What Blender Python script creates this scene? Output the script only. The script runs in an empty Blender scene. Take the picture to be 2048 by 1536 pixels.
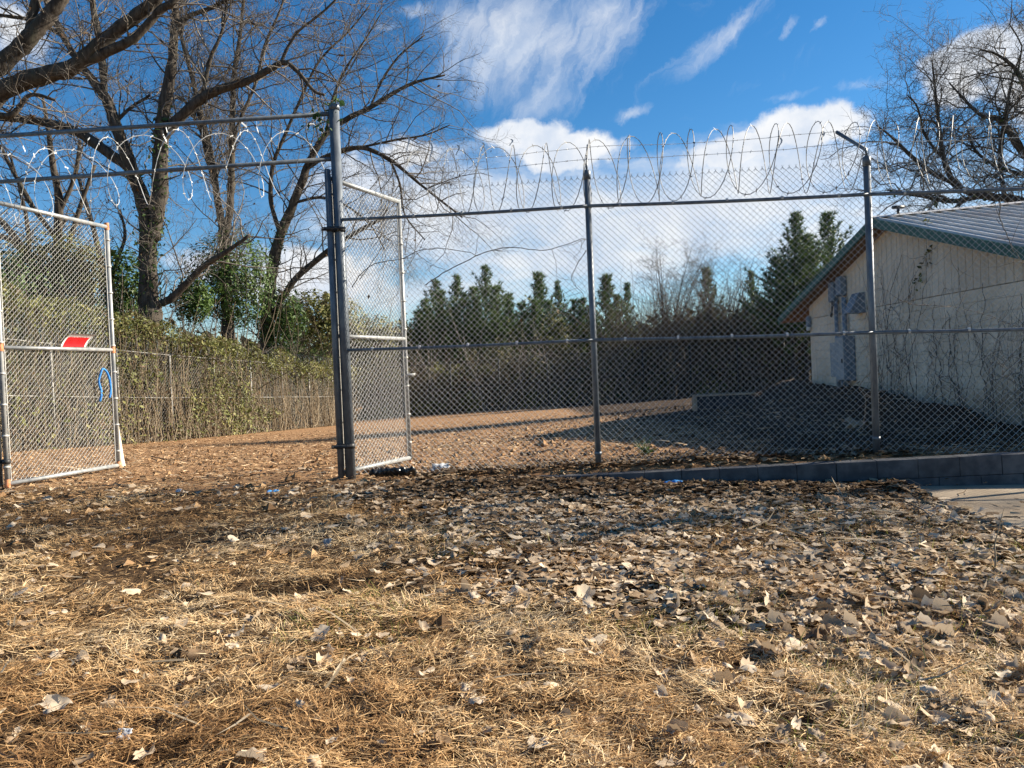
import bpy, math, random
import numpy as np
from mathutils import Matrix, Vector

rng = np.random.default_rng(7)
random.seed(7)
SC = bpy.context.scene
COL = SC.collection

# ------------------------------------------------------------------ camera
FPX, PITCH, ROLL, EYE = 1540.0, math.radians(.86), math.radians(2.4), np.array([0, 0, 1.6])
_f = np.array([0, math.cos(PITCH), -math.sin(PITCH)])
_u0 = np.array([0, math.sin(PITCH), math.cos(PITCH)])
_r = math.cos(ROLL) * np.array([1., 0, 0]) - math.sin(ROLL) * _u0
_u = math.sin(ROLL) * np.array([1., 0, 0]) + math.cos(ROLL) * _u0
cam_data = bpy.data.cameras.new('camera')
cam_data.sensor_width = 36
cam_data.lens = 36 * FPX / 2048
cam_data.clip_start = .05
cam_data.clip_end = 3000
cam = bpy.data.objects.new('camera', cam_data)
COL.objects.link(cam)
cam.matrix_world = Matrix(((_r[0], _u[0], -_f[0], EYE[0]), (_r[1], _u[1], -_f[1], EYE[1]), (_r[2], _u[2], -_f[2], EYE[2]), (0, 0, 0, 1)))
SC.camera = cam


def ray(px, py):
    d = _f * FPX + _r * (px - 1024) - _u * (py - 768)
    return d / np.linalg.norm(d)


def at(px, py, Y):
    """world point at distance Y in front of the camera that the photograph shows at this pixel"""
    d = _f * FPX + _r * (px - 1024) - _u * (py - 768)
    return EYE + d * (Y / d[1])


# ------------------------------------------------------------------ sun, sky, exposure
SUN_AZ, SUN_EL = math.radians(14), math.radians(27)      # azimuth from +X towards +Y
SUN_STRENGTH, SKY_STRENGTH, EXPOSURE = 5.0, .046, 1.47
sun_dir = np.array([math.cos(SUN_EL) * math.cos(SUN_AZ), math.cos(SUN_EL) * math.sin(SUN_AZ), math.sin(SUN_EL)])
sun_data = bpy.data.lights.new('sun', 'SUN')
sun_data.energy = SUN_STRENGTH
sun_data.angle = math.radians(.5)
sun_data.color = (1, .9, .74)
sun = bpy.data.objects.new('sun', sun_data)
COL.objects.link(sun)
sun.rotation_euler = Vector(sun_dir).to_track_quat('Z', 'Y').to_euler()
sun.location = (20, 10, 30)

SC.view_settings.view_transform = 'Standard'
SC.view_settings.look = 'None'
SC.view_settings.gamma = 1
SC.view_settings.use_curve_mapping = False
SC.view_settings.exposure = EXPOSURE

world = bpy.data.worlds.new('World')
SC.world = world
world.use_nodes = True
NT = world.node_tree
NT.nodes.clear()


class NB:
    """small helper that wires shader nodes"""
    def __init__(self, nt):
        self.nt = nt

    def node(self, kind, **kw):
        n = self.nt.nodes.new(kind)
        for k, v in kw.items():
            setattr(n, k, v)
        return n

    def put(self, sock, v):
        if isinstance(v, bpy.types.NodeSocket):
            self.nt.links.new(v, sock)
        elif v is not None:
            sock.default_value = v

    def math(self, op, a, b=None, c=None, clamp=False):
        n = self.node('ShaderNodeMath', operation=op, use_clamp=clamp)
        for i, v in enumerate((a, b, c)):
            self.put(n.inputs[i], v)
        return n.outputs[0]

    def vmath(self, op, a, b=None, out=0):
        n = self.node('ShaderNodeVectorMath', operation=op)
        self.put(n.inputs[0], a)
        if b is not None:
            self.put(n.inputs[1], b)
        return n.outputs[out]

    def ramp01(self, v, a, b, x=0., y=1., smooth=True):
        n = self.node('ShaderNodeMapRange', interpolation_type='SMOOTHSTEP' if smooth else 'LINEAR')
        self.put(n.inputs[0], v)
        for i, q in zip((1, 2, 3, 4), (a, b, x, y)):
            self.put(n.inputs[i], q)
        return n.outputs[0]

    def noise(self, vec, scale, detail=5, rough=.55, dist=0., out=0):
        n = self.node('ShaderNodeTexNoise')
        self.put(n.inputs['Vector'], vec)
        n.inputs['Scale'].default_value = scale
        n.inputs['Detail'].default_value = detail
        n.inputs['Roughness'].default_value = rough
        n.inputs['Distortion'].default_value = dist
        return n.outputs[out]

    def mix(self, f, a, b):
        n = self.node('ShaderNodeMix', data_type='RGBA')
        self.put(n.inputs[0], f)
        self.put(n.inputs[6], a if isinstance(a, bpy.types.NodeSocket) else (*a, 1))
        self.put(n.inputs[7], b if isinstance(b, bpy.types.NodeSocket) else (*b, 1))
        return n.outputs[2]


def build_sky():
    b = NB(NT)
    sky = b.node('ShaderNodeTexSky', sky_type='NISHITA', sun_disc=False)
    sky.sun_elevation = SUN_EL
    sky.sun_rotation = math.pi / 2 - SUN_AZ
    sky.altitude = 300
    sky.air_density = 1.0
    sky.dust_density = .1
    sky.ozone_density = 3.0
    hs = b.node('ShaderNodeHueSaturation')
    hs.inputs['Saturation'].default_value = 1.32
    hs.inputs['Value'].default_value = 1.15
    b.put(hs.inputs['Color'], sky.outputs[0])
    tc = b.node('ShaderNodeTexCoord')
    sep = b.node('ShaderNodeSeparateXYZ')
    b.put(sep.inputs[0], tc.outputs['Generated'])
    az = b.math('ARCTAN2', sep.outputs[0], sep.outputs[1])
    el = b.math('ARCSINE', sep.outputs[2])
    cmb = b.node('ShaderNodeCombineXYZ')
    b.put(cmb.inputs[0], az)
    b.put(cmb.inputs[1], el)
    ae = cmb.outputs[0]

    def ang(px, py):
        d = ray(px, py)
        return math.atan2(d[0], d[1]), math.asin(d[2])

    warp_f = b.noise(ae, 9, 6, .62, out=1)
    warp = b.vmath('SUBTRACT', warp_f, (.5, .5, .5))
    aew = b.vmath('ADD', ae, b.vmath('MULTIPLY', warp, (.10, .07, 0)))

    def blob(px, py, wx, wy, deg=0., strength=1., vec=None):
        a0, e0 = ang(px, py)
        k = 1 / FPX
        v = b.vmath('SUBTRACT', vec or aew, (a0, e0, 0))
        if deg:
            n = b.node('ShaderNodeVectorRotate', rotation_type='Z_AXIS')
            b.put(n.inputs['Vector'], v)
            n.inputs['Angle'].default_value = math.radians(-deg)
            v = n.outputs[0]
        v = b.vmath('MULTIPLY', v, (1 / (wx * k), 1 / (wy * k), 0))
        d = b.vmath('LENGTH', v, out=1)
        return b.ramp01(d, 0., 1., strength, 0.)

    def union(lst):
        r = lst[0]
        for q in lst[1:]:
            r = b.math('MAXIMUM', r, q)
        return r

    # heaped clouds: a base shape eaten away by fine noise
    heaps = union([blob(1050, 268, 200, 75), blob(1130, 300, 240, 80), blob(1600, 268, 210, 85), blob(1490, 305, 250, 65),
                   blob(1960, 118, 160, 70), blob(1930, 170, 120, 60), blob(2080, 150, 160, 110), blob(840, 300, 160, 60, strength=.8),
                   blob(620, 560, 260, 110), blob(430, 520, 230, 70, strength=.85), blob(700, 350, 200, 110, strength=.75), blob(20, 60, 120, 90, strength=.7)])
    n1 = b.noise(ae, 16, 9, .6, .2)
    heap = b.ramp01(b.math('ADD', heaps, b.math('MULTIPLY', b.math('SUBTRACT', n1, .5), 1.1)), .34, .72)
    # thin bank low above the trees
    bank = union([blob(1350, 430, 950, 200, 0, 1.), blob(900, 440, 460, 230, 0, .95), blob(1500, 370, 520, 150, 0, .95), blob(1150, 520, 620, 120, 0, .95), blob(1700, 480, 400, 130, 0, .8), blob(900, 590, 500, 60, 0, .75)])
    st = b.vmath('MULTIPLY', aew, (3.2, 11, 1))
    n2 = b.noise(st, 3.0, 7, .6)
    bank = b.ramp01(b.math('ADD', bank, b.math('MULTIPLY', b.math('SUBTRACT', n2, .5), 1.1)), .12, 1.0, 0, .93)
    # torn cirrus, streaked up to the right
    rot = b.node('ShaderNodeVectorRotate', rotation_type='Z_AXIS')
    b.put(rot.inputs['Vector'], aew)
    rot.inputs['Angle'].default_value = math.radians(-52)
    st2 = b.vmath('MULTIPLY', rot.outputs[0], (5, 17, 1))
    n3 = b.noise(st2, 2.6, 8, .62, .3)
    cir = union([blob(1030, 90, 330, 190, 0, 1.), blob(1190, 50, 270, 170, 35, .85), blob(930, 60, 190, 110, 0, .85), blob(1420, 75, 260, 55, 32, .75),
                 blob(1100, 170, 230, 110, 30, .8), blob(840, 12, 90, 30, 0, .8), blob(1655, 52, 36, 15, 20, .8), blob(1570, 60, 44, 15, 20, .7),
                 blob(1740, 165, 150, 30, 0, .55), blob(1275, 215, 90, 26, 0, .75), blob(1580, 190, 110, 24, 0, .6), blob(780, 45, 60, 20, 10, .7),
                 blob(1600, 120, 420, 60, 15, .3)])
    cir = b.ramp01(b.math('ADD', b.math('MULTIPLY', cir, 1.15), b.math('MULTIPLY', b.math('SUBTRACT', n3, .5), 1.35)), .30, 1.6, 0, .88)
    # the same weather away from the view
    back = b.ramp01(b.math('ABSOLUTE', az), .75, 1.1)
    n4 = b.noise(b.vmath('MULTIPLY', aew, (1, 2.2, 1)), 2.4, 8, .6)
    rest = b.math('MULTIPLY', b.ramp01(n4, .54, .72, 0, .5), back)
    rest = b.math('MULTIPLY', rest, b.ramp01(el, 1.2, .5, .1, 1.))
    mask = b.math('MAXIMUM', b.math('MAXIMUM', heap, bank), b.math('MAXIMUM', cir, rest))
    mask = b.math('MULTIPLY', mask, b.ramp01(el, -.02, .02))
    shade = b.ramp01(b.noise(ae, 11, 6, .6), .35, .65)
    k = 1 / SKY_STRENGTH
    cloud = b.mix(shade, (.25 * k, .28 * k, .328 * k), (.352 * k, .357 * k, .365 * k))
    col = b.mix(mask, hs.outputs[0], cloud)
    bg = b.node('ShaderNodeBackground')
    b.put(bg.inputs[0], col)
    bg.inputs[1].default_value = SKY_STRENGTH
    out = b.node('ShaderNodeOutputWorld')
    NT.links.new(bg.outputs[0], out.inputs[0])


build_sky()


# ------------------------------------------------------------------ mesh helpers
def np_mesh(name, V, quads=None, tris=None, smooth=False, attrs=None):
    me = bpy.data.meshes.new(name)
    V = np.asarray(V, dtype=np.float32).reshape(-1, 3)
    q = np.asarray(quads, dtype=np.int32).reshape(-1, 4) if quads is not None and len(quads) else np.zeros((0, 4), np.int32)
    t = np.asarray(tris, dtype=np.int32).reshape(-1, 3) if tris is not None and len(tris) else np.zeros((0, 3), np.int32)
    me.vertices.add(len(V))
    me.vertices.foreach_set('co', V.ravel())
    nl = q.size + t.size
    me.loops.add(nl)
    me.loops.foreach_set('vertex_index', np.concatenate([q.ravel(), t.ravel()]))
    me.polygons.add(len(q) + len(t))
    starts = np.concatenate([np.arange(len(q)) * 4, q.size + np.arange(len(t)) * 3]).astype(np.int32)
    me.polygons.foreach_set('loop_start', starts)
    me.polygons.foreach_set('use_smooth', np.full(len(q) + len(t), bool(smooth)))
    for k, a in (attrs or {}).items():
        at_ = me.attributes.new(k, 'FLOAT', 'POINT')
        at_.data.foreach_set('value', np.asarray(a, dtype=np.float32).ravel())
    me.update(calc_edges=True)
    return me


class MB:
    """collects shapes and links them as one mesh object"""
    def __init__(self):
        self.V, self.Q, self.T, self.A, self.n = [], [], [], [], 0

    def add(self, V, Q=None, T=None, tint=None):
        V = np.asarray(V, float).reshape(-1, 3)
        if Q is not None and len(Q):
            self.Q.append(np.asarray(Q, int).reshape(-1, 4) + self.n)
        if T is not None and len(T):
            self.T.append(np.asarray(T, int).reshape(-1, 3) + self.n)
        self.V.append(V)
        if tint is None:
            tint = np.full(len(V), .5)
        self.A.append(np.broadcast_to(np.asarray(tint, float), (len(V),)))
        self.n += len(V)
        return self

    def box(self, c, s, R=None):
        s = np.asarray(s, float) / 2
        v = np.array([[x, y, z] for x in (-1, 1) for y in (-1, 1) for z in (-1, 1)], float) * s
        if R is not None:
            v = v @ np.asarray(R).T
        self.add(v + np.asarray(c, float), [[0, 1, 3, 2], [4, 6, 7, 5], [0, 4, 5, 1], [2, 3, 7, 6], [0, 2, 6, 4], [1, 5, 7, 3]])
        return self

    def bevel_box(self, c, s, R=None, bev=.008):
        """box with chamfered edges"""
        s = np.asarray(s, float) / 2
        b_ = min(bev, s.min() * .6)
        v, idx = [], {}
        for x in (-1, 1):
            for y in (-1, 1):
                for z in (-1, 1):
                    sg = np.array([x, y, z])
                    for ax in range(3):
                        p = sg * (s - b_)
                        p[ax] = sg[ax] * s[ax]
                        idx[(x, y, z, ax)] = len(v)
                        v.append(p)
        Q, T = [], []
        for ax in range(3):
            o1, o2 = [a for a in range(3) if a != ax]
            for sg in (-1, 1):
                ring = []
                for a, b2 in ((-1, -1), (1, -1), (1, 1), (-1, 1)):
                    k = [0, 0, 0]
                    k[ax], k[o1], k[o2] = sg, a, b2
                    ring.append(idx[(*k, ax)])
                Q.append(ring if (sg > 0) == (ax != 1) else ring[::-1])
        for ax in range(3):
            o1, o2 = [a for a in range(3) if a != ax]
            for a in (-1, 1):
                for b2 in (-1, 1):
                    k0, k1 = [0, 0, 0], [0, 0, 0]
                    k0[ax], k1[ax] = -1, 1
                    k0[o1] = k1[o1] = a
                    k0[o2] = k1[o2] = b2
                    Q.append([idx[(*k0, o1)], idx[(*k1, o1)], idx[(*k1, o2)], idx[(*k0, o2)]])
        for x in (-1, 1):
            for y in (-1, 1):
                for z in (-1, 1):
                    T.append([idx[(x, y, z, 0)], idx[(x, y, z, 1)], idx[(x, y, z, 2)]])
        v = np.array(v)
        if R is not None:
            v = v @ np.asarray(R).T
        self.add(v + np.asarray(c, float), Q, T)
        return self

    def prism(self, poly, d):
        """flat polygon (list of 3-D points) pushed along the vector d"""
        P = np.asarray(poly, float)
        n = len(P)
        V = np.vstack([P, P + np.asarray(d, float)])
        Q = [[i, (i + 1) % n, n + (i + 1) % n, n + i] for i in range(n)]
        T = [[0, i + 1, i] for i in range(1, n - 1)] + [[n, n + i, n + i + 1] for i in range(1, n - 1)]
        self.add(V, Q, T)
        return self

    def tube(self, pts, r, sides=8, cap=True, ref=None, tint=None):
        pts = np.asarray(pts, float)
        r = np.broadcast_to(np.asarray(r, float), (len(pts),)).copy()
        if cap:
            pts = np.vstack([pts[:1], pts, pts[-1:]])
            r = np.concatenate([[r[0] * .02], r, [r[-1] * .02]])
        V, Q = tube_batch(pts[None], r[None], sides, ref)
        self.add(V, Q, tint=tint)
        return self

    def tubes(self, polys, sides=4, ref=None):
        """many (points, radii) polylines at once, grouped by their length"""
        groups = {}
        for p, r in polys:
            groups.setdefault(len(p), []).append((p, r))
        for n, lst in groups.items():
            P = np.array([np.asarray(a, float) for a, _ in lst])
            Rr = np.array([np.broadcast_to(np.asarray(q, float), (n,)) for _, q in lst])
            V, Q = tube_batch(P, Rr, sides, ref)
            tt = np.repeat(rng.random(len(lst)), n * sides)
            self.add(V, Q, tint=tt)
        return self

    def mesh(self, name, smooth=False):
        if not self.V:
            return np_mesh(name, np.zeros((0, 3)))
        return np_mesh(name, np.vstack(self.V), np.vstack(self.Q) if self.Q else None, np.vstack(self.T) if self.T else None, smooth, {'tint': np.concatenate(self.A)})

    def build(self, name, mat, parent=None, smooth=False):
        return link(name, self.mesh(name, smooth), mat, parent)


def unit(v):
    return v / np.maximum(np.linalg.norm(v, axis=-1, keepdims=True), 1e-9)


def tube_batch(P, R, sides, ref=None):
    """P (M,N,3), R (M,N) -> verts, quads"""
    M, N, _ = P.shape
    T = np.gradient(P, axis=1) if N > 2 else np.repeat(P[:, 1:] - P[:, :1], 2, axis=1)
    small = np.linalg.norm(T, axis=-1) < 1e-7
    if small.any():
        T[small] = np.repeat((P[:, -1:] - P[:, :1]), N, axis=1)[small]
    T = unit(T)
    if ref is None:
        mt = unit(P[:, -1] - P[:, 0])
        rf = np.where(np.abs(mt[:, 2:3]) > .75, np.array([[1., .13, 0]]), np.array([[.05, .03, 1.]]))
    else:
        rf = np.broadcast_to(np.asarray(ref, float), (M, 3))
    rf = np.repeat(rf[:, None, :], N, axis=1)
    n1 = unit(np.cross(T, rf))
    n2 = np.cross(T, n1)
    a = np.arange(sides) * 2 * math.pi / sides
    V = P[:, :, None, :] + R[:, :, None, None] * (np.cos(a)[None, None, :, None] * n1[:, :, None, :] + np.sin(a)[None, None, :, None] * n2[:, :, None, :])
    base = (np.arange(M) * N * sides)[:, None, None]
    i = (np.arange(N - 1) * sides)[None, :, None]
    k = np.arange(sides)[None, None, :]
    k2 = (np.arange(sides) + 1)[None, None, :] % sides
    Q = np.stack(np.broadcast_arrays(base + i + k, base + i + k2, base + i + sides + k2, base + i + sides + k), axis=-1)
    return V.reshape(-1, 3), Q.reshape(-1, 4)


def link(name, me, mat, parent=None):
    o = bpy.data.objects.new(name, me)
    COL.objects.link(o)
    if mat is not None and not me.materials:
        me.materials.append(mat)
    if parent is not None:
        o.parent = parent
    return o


def tag(o, label=None, cat=None, group=None, kind=None):
    if label:
        o['label'] = label
    if cat:
        o['category'] = cat
    if group:
        o['group'] = group
    if kind:
        o['kind'] = kind
    return o


def thing(name, label, cat, group=None):
    return tag(bpy.data.objects.new(name, None), label, cat, group)


def empty(name, loc, label, cat, group=None):
    """An Empty at the base of a thing; children keep world coordinates through the inverse parent matrix."""
    o = bpy.data.objects.new(name, None)
    COL.objects.link(o)
    o.location = loc
    return tag(o, label, cat, group)


def adopt(o, parent):
    """parent o (built in world coordinates) under a thing that stands at its own location"""
    root = parent
    off = Vector((0, 0, 0))
    while root is not None:
        off += root.location
        root = root.parent
    me = o.data
    if me.users == 1 and o.location.length == 0 and o.type == 'MESH':
        me.transform(Matrix.Translation(-off))
    else:
        o.location = o.location - off
    o.parent = parent
    return o


def smooth_path(pts, n):
    """Catmull-Rom through points (k, d) resampled to n samples"""
    P = np.asarray(pts, float)
    k = len(P)
    if k == 2:
        return P[0] + (P[1] - P[0]) * np.linspace(0, 1, n)[:, None]
    E = np.vstack([2 * P[0] - P[1], P, 2 * P[-1] - P[-2]])
    u = np.linspace(0, k - 1 - 1e-6, n)
    i = u.astype(int)
    t = (u - i)[:, None]
    a, b_, c, d = E[i], E[i + 1], E[i + 2], E[i + 3]
    return .5 * (2 * b_ + (c - a) * t + (2 * a - 5 * b_ + 4 * c - d) * t ** 2 + (3 * b_ - a - 3 * c + d) * t ** 3)


_lat = np.random.default_rng(99).random((256, 256))


def vnoise(x, y):
    x, y = np.asarray(x, float), np.asarray(y, float)
    xi, yi = np.floor(x).astype(int), np.floor(y).astype(int)
    fx, fy = x - xi, y - yi
    fx, fy = fx * fx * (3 - 2 * fx), fy * fy * (3 - 2 * fy)
    g = lambda i, j: _lat[i & 255, j & 255]
    return (g(xi, yi) * (1 - fx) + g(xi + 1, yi) * fx) * (1 - fy) + (g(xi, yi + 1) * (1 - fx) + g(xi + 1, yi + 1) * fx) * fy


def fbm(x, y, o=4):
    s, a, t = 0, .5, 0
    for i in range(o):
        s = s + a * vnoise(np.asarray(x) * 2 ** i + 17 * i, np.asarray(y) * 2 ** i + 31 * i)
        t += a
        a *= .5
    return s / t


# ------------------------------------------------------------------ materials
def material(name, rough=.8, metal=0., spec=.3):
    m = bpy.data.materials.new(name)
    m.use_nodes = True
    nt = m.node_tree
    b = NB(nt)
    p = nt.nodes['Principled BSDF']
    p.inputs['Roughness'].default_value = rough
    p.inputs['Metallic'].default_value = metal
    p.inputs['Specular IOR Level'].default_value = spec
    return m, b, p


def mottled(name, c1, c2, scale=6., rough=.8, metal=0., spec=.3, bump=0., c3=None, detail=6, coords='World', stretch=(1, 1, 1), contrast=(.3, .7), rust=None):
    m, b, p = material(name, rough, metal, spec)
    tc = b.node('ShaderNodeTexCoord')
    src = b.node('ShaderNodeNewGeometry').outputs['Position'] if coords == 'World' else tc.outputs[coords]
    v = b.vmath('MULTIPLY', src, stretch)
    n = b.noise(v, scale, detail, .6)
    col = b.mix(b.ramp01(n, *contrast), c1, c2)
    if c3:
        n2 = b.noise(v, scale * .27, 4, .6)
        col = b.mix(b.ramp01(n2, .5, .72), col, c3)
    if rust:
        n3 = b.noise(v, scale * 3, 6, .7)
        col = b.mix(b.ramp01(n3, rust[1], rust[1] + .12), col, rust[0])
    b.put(p.inputs['Base Color'], col)
    if bump:
        bn = b.node('ShaderNodeBump')
        bn.inputs['Strength'].default_value = bump
        bn.inputs['Distance'].default_value = .02
        b.put(bn.inputs['Height'], n)
        b.put(p.inputs['Normal'], bn.outputs[0])
    return m


def tinted(name, cols, rough=.7, spec=.25, translucent=0., noise_scale=0., noise_amt=.35):
    """colour picked per piece from the mesh attribute 'tint' (plus a little noise)"""
    m, b, p = material(name, rough, 0, spec)
    at_ = b.node('ShaderNodeAttribute', attribute_name='tint')
    r = b.node('ShaderNodeValToRGB')
    els = r.color_ramp.elements
    while len(els) < len(cols):
        els.new(.5)
    for i, c in enumerate(cols):
        els[i].position = i / (len(cols) - 1)
        els[i].color = (*c, 1)
    f = at_.outputs['Fac']
    if noise_scale:
        tc = b.node('ShaderNodeTexCoord')
        n = b.noise(tc.outputs['Object'], noise_scale, 4, .6)
        f = b.math('ADD', f, b.math('MULTIPLY', b.math('SUBTRACT', n, .5), noise_amt))
    b.put(r.inputs[0], f)
    b.put(p.inputs['Base Color'], r.outputs[0])
    if translucent:
        tr = b.node('ShaderNodeBsdfTranslucent')
        b.put(tr.inputs[0], r.outputs[0])
        ms = b.node('ShaderNodeMixShader')
        ms.inputs[0].default_value = translucent
        nt = m.node_tree
        nt.links.new(p.outputs[0], ms.inputs[1])
        nt.links.new(tr.outputs[0], ms.inputs[2])
        nt.links.new(ms.outputs[0], nt.nodes['Material Output'].inputs[0])
    return m


M = {}
M['steel'] = mottled('galvanised_steel', (.075, .09, .11), (.15, .17, .19), 14, .5, .3, .5, .05, rust=((.16, .09, .05), .66), stretch=(1, 1, .35))
M['bright_steel'] = mottled('pale_galvanised_steel', (.20, .215, .225), (.35, .35, .34), 14, .5, .25, .5, .05, rust=((.30, .17, .10), .76), stretch=(1, 1, .35))
M['wire'] = mottled('fence_wire', (.40, .41, .41), (.58, .58, .57), 20, .5, .3, .5)
M['bright_wire'] = mottled('weathered_fence_wire', (.34, .335, .32), (.50, .49, .46), 20, .55, .15, .5)
M['dull_wire'] = mottled('old_fence_wire', (.20, .20, .19), (.32, .31, .29), 4, .6, .2, .4)
M['razor'] = mottled('razor_steel', (.11, .115, .12), (.22, .22, .22), 12, .6, .2, .4)
M['razor_white'] = mottled('sunlit_razor_steel', (.46, .46, .45), (.60, .60, .58), 12, .45, .1, .6)  # paler copy of the razor steel with the sun's brightness in its colour
M['old_steel'] = mottled('old_grey_steel', (.15, .15, .14), (.27, .26, .24), 5, .6, .1, .4)
M['rust'] = mottled('orange_rust', (.42, .16, .07), (.55, .27, .15), 30, .9, 0, .2, contrast=(.4, .6))
M['black_iron'] = mottled('dark_iron', (.02, .02, .022), (.05, .05, .05), 20, .5, .3, .4)
M['bark'] = mottled('bark', (.038, .031, .026), (.105, .09, .075), 9, .95, 0, .1, .9, c3=(.075, .072, .055), stretch=(1, 1, .22))
M['twig'] = tinted('twig_bark', [(.07, .061, .053), (.14, .124, .108), (.23, .207, .182)], .9, .1)
M['pale_twig'] = tinted('pale_dry_stems', [(.14, .11, .075), (.26, .205, .14), (.38, .31, .22)], .9, .1)
M['dark_twig'] = tinted('dark_brush_stems', [(.05, .04, .03), (.095, .075, .058), (.17, .135, .10)], .95, .05)
M['vine_leaf'] = tinted('yellow_green_vine_leaf', [(.12, .072, .036), (.065, .06, .02), (.10, .11, .026), (.17, .175, .05), (.28, .25, .095)], .55, .3, .25)
M['green_leaf'] = tinted('green_shrub_leaf', [(.03, .06, .014), (.06, .11, .025), (.11, .17, .04)], .5, .35, .25)
M['dark_leaf'] = tinted('dark_undergrowth_leaf', [(.03, .036, .014), (.065, .07, .028), (.13, .115, .055)], .7, .2, .15)
M['brown_leaf'] = tinted('dead_leaf_in_tree', [(.05, .03, .018), (.10, .06, .03), (.16, .10, .055)], .8, .1, .15)
M['needle'] = tinted('pine_needle', [(.03, .058, .018), (.075, .125, .034), (.15, .195, .06)], .55, .3, .18)
M['straw'] = tinted('dry_straw', [(.065, .034, .016), (.23, .122, .05), (.45, .272, .122), (.62, .43, .225), (.74, .585, .37)], .7, .2, .24)
M['green_grass'] = tinted('green_grass', [(.12, .15, .03), (.24, .25, .06), (.46, .40, .14)], .6, .25, .25)
M['chips'] = tinted('dirt_debris', [(.04, .027, .017), (.25, .145, .072), (.43, .28, .15), (.60, .45, .29)], .85, .1)
M['leaf'] = tinted('fallen_leaf', [(.065, .04, .024), (.20, .135, .082), (.43, .325, .22), (.66, .555, .42)], .9, .05, .22, 55, .55)
M['white_trim'] = mottled('white_paint', (.55, .56, .56), (.68, .68, .66), 8, .6, 0, .3)
def wall_paint(name, c1, c2):
    """old cream paint with runs of grime, patchy repainting and dirt splashed up from the ground"""
    m, b, p = material(name, .88, 0, .15)
    g = b.node('ShaderNodeNewGeometry')
    pos = g.outputs['Position']
    sep = b.node('ShaderNodeSeparateXYZ')
    b.put(sep.inputs[0], pos)
    n1 = b.noise(pos, 1.1, 6, .62)
    n2 = b.noise(b.vmath('MULTIPLY', pos, (7, 7, .55)), 1.0, 6, .65)
    n3 = b.noise(pos, 26, 8, .7)
    n4 = b.noise(pos, 3.4, 8, .66)
    col = b.mix(b.ramp01(n1, .35, .65), c1, c2)
    col = b.mix(b.ramp01(n2, .53, .74, 0, .5), col, (.33, .27, .20))
    col = b.mix(b.ramp01(n3, .58, .75, 0, .35), col, (.36, .30, .23))
    splash = b.math('SUBTRACT', b.math('ADD', 1.15, b.math('MULTIPLY', n4, 1.1)), sep.outputs[2])
    col = b.mix(b.ramp01(splash, .35, 1.1, 0, .7), col, (.22, .16, .105))
    b.put(p.inputs['Base Color'], col)
    bn = b.node('ShaderNodeBump')
    bn.inputs['Strength'].default_value = .35
    bn.inputs['Distance'].default_value = .01
    b.put(bn.inputs['Height'], n3)
    b.put(p.inputs['Normal'], bn.outputs[0])
    return m


M['block_paint'] = wall_paint('cream_painted_block', (.64, .535, .40), (.77, .665, .52))
M['siding_paint'] = wall_paint('cream_painted_siding', (.60, .50, .38), (.71, .61, .475))
M['green_paint'] = mottled('green_fascia_paint', (.035, .10, .085), (.055, .14, .115), 5, .6, 0, .3)
M['soffit'] = mottled('brown_soffit_wood', (.15, .088, .050), (.24, .145, .082), 3, .8, 0, .2, .2, stretch=(1, .2, 1))
M['roof'] = mottled('weathered_roof_metal', (.44, .42, .40), (.60, .58, .55), 3, .5, .1, .4, c3=(.40, .33, .28), stretch=(1, .3, 1))
M['box_grey'] = mottled('grey_electrical_box', (.13, .165, .205), (.20, .24, .285), 7, .55, .1, .4)
M['box_pale'] = mottled('pale_electrical_box', (.29, .32, .325), (.38, .40, .40), 7, .6, 0, .3)
M['block_grey'] = mottled('grey_concrete_block', (.055, .058, .066), (.125, .125, .13), 5, .95, 0, .1, .5, c3=(.04, .042, .047), detail=9)
M['slate'] = mottled('dark_slate_block', (.03, .033, .04), (.065, .068, .078), 5, .95, 0, .1, .4)  # even dark tone for the step wall
M['slab'] = mottled('concrete_slab', (.24, .185, .13), (.36, .29, .21), 1.6, .92, 0, .12, .3, c3=(.17, .13, .09), detail=10)
M['black_plastic'] = mottled('black_plastic', (.012, .012, .013), (.03, .03, .03), 9, .28, 0, .6)
M['white_plastic'] = mottled('white_plastic', (.40, .42, .45), (.56, .57, .59), 9, .4, 0, .4)
M['blue_plastic'] = mottled('blue_plastic', (.05, .22, .55), (.10, .36, .72), 9, .4, 0, .4)
M['blue_rope'] = mottled('blue_rope', (.02, .13, .42), (.05, .28, .66), 40, .6, 0, .3)
M['red_sign'] = mottled('red_sign_face', (.62, .008, .012), (.72, .015, .02), 6, .4, 0, .4)
M['print'] = mottled('dark_red_print', (.20, .004, .008), (.28, .01, .012), 6, .5, 0, .3)
M['cardboard'] = mottled('brown_cardboard', (.30, .19, .11), (.40, .26, .16), 8, .9, 0, .1)
M['pale_wood'] = mottled('pale_weathered_post', (.50, .42, .33), (.66, .58, .48), 9, .85, 0, .2, .2, rust=((.5, .22, .12), .68), stretch=(1, 1, .3))


# ------------------------------------------------------------------ terrain
P0 = np.array([-2.036, 9.488])                # big gate post
FD = np.array([3.0057, -.5179])               # one fence bay
FU = FD / np.linalg.norm(FD)
FN = np.array([-FU[1], FU[0]])                # away from the camera, into the yard


def bay(t, off=0.):
    """point on the fence line, off metres into the yard"""
    return P0 + FD * t + FN * off


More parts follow.
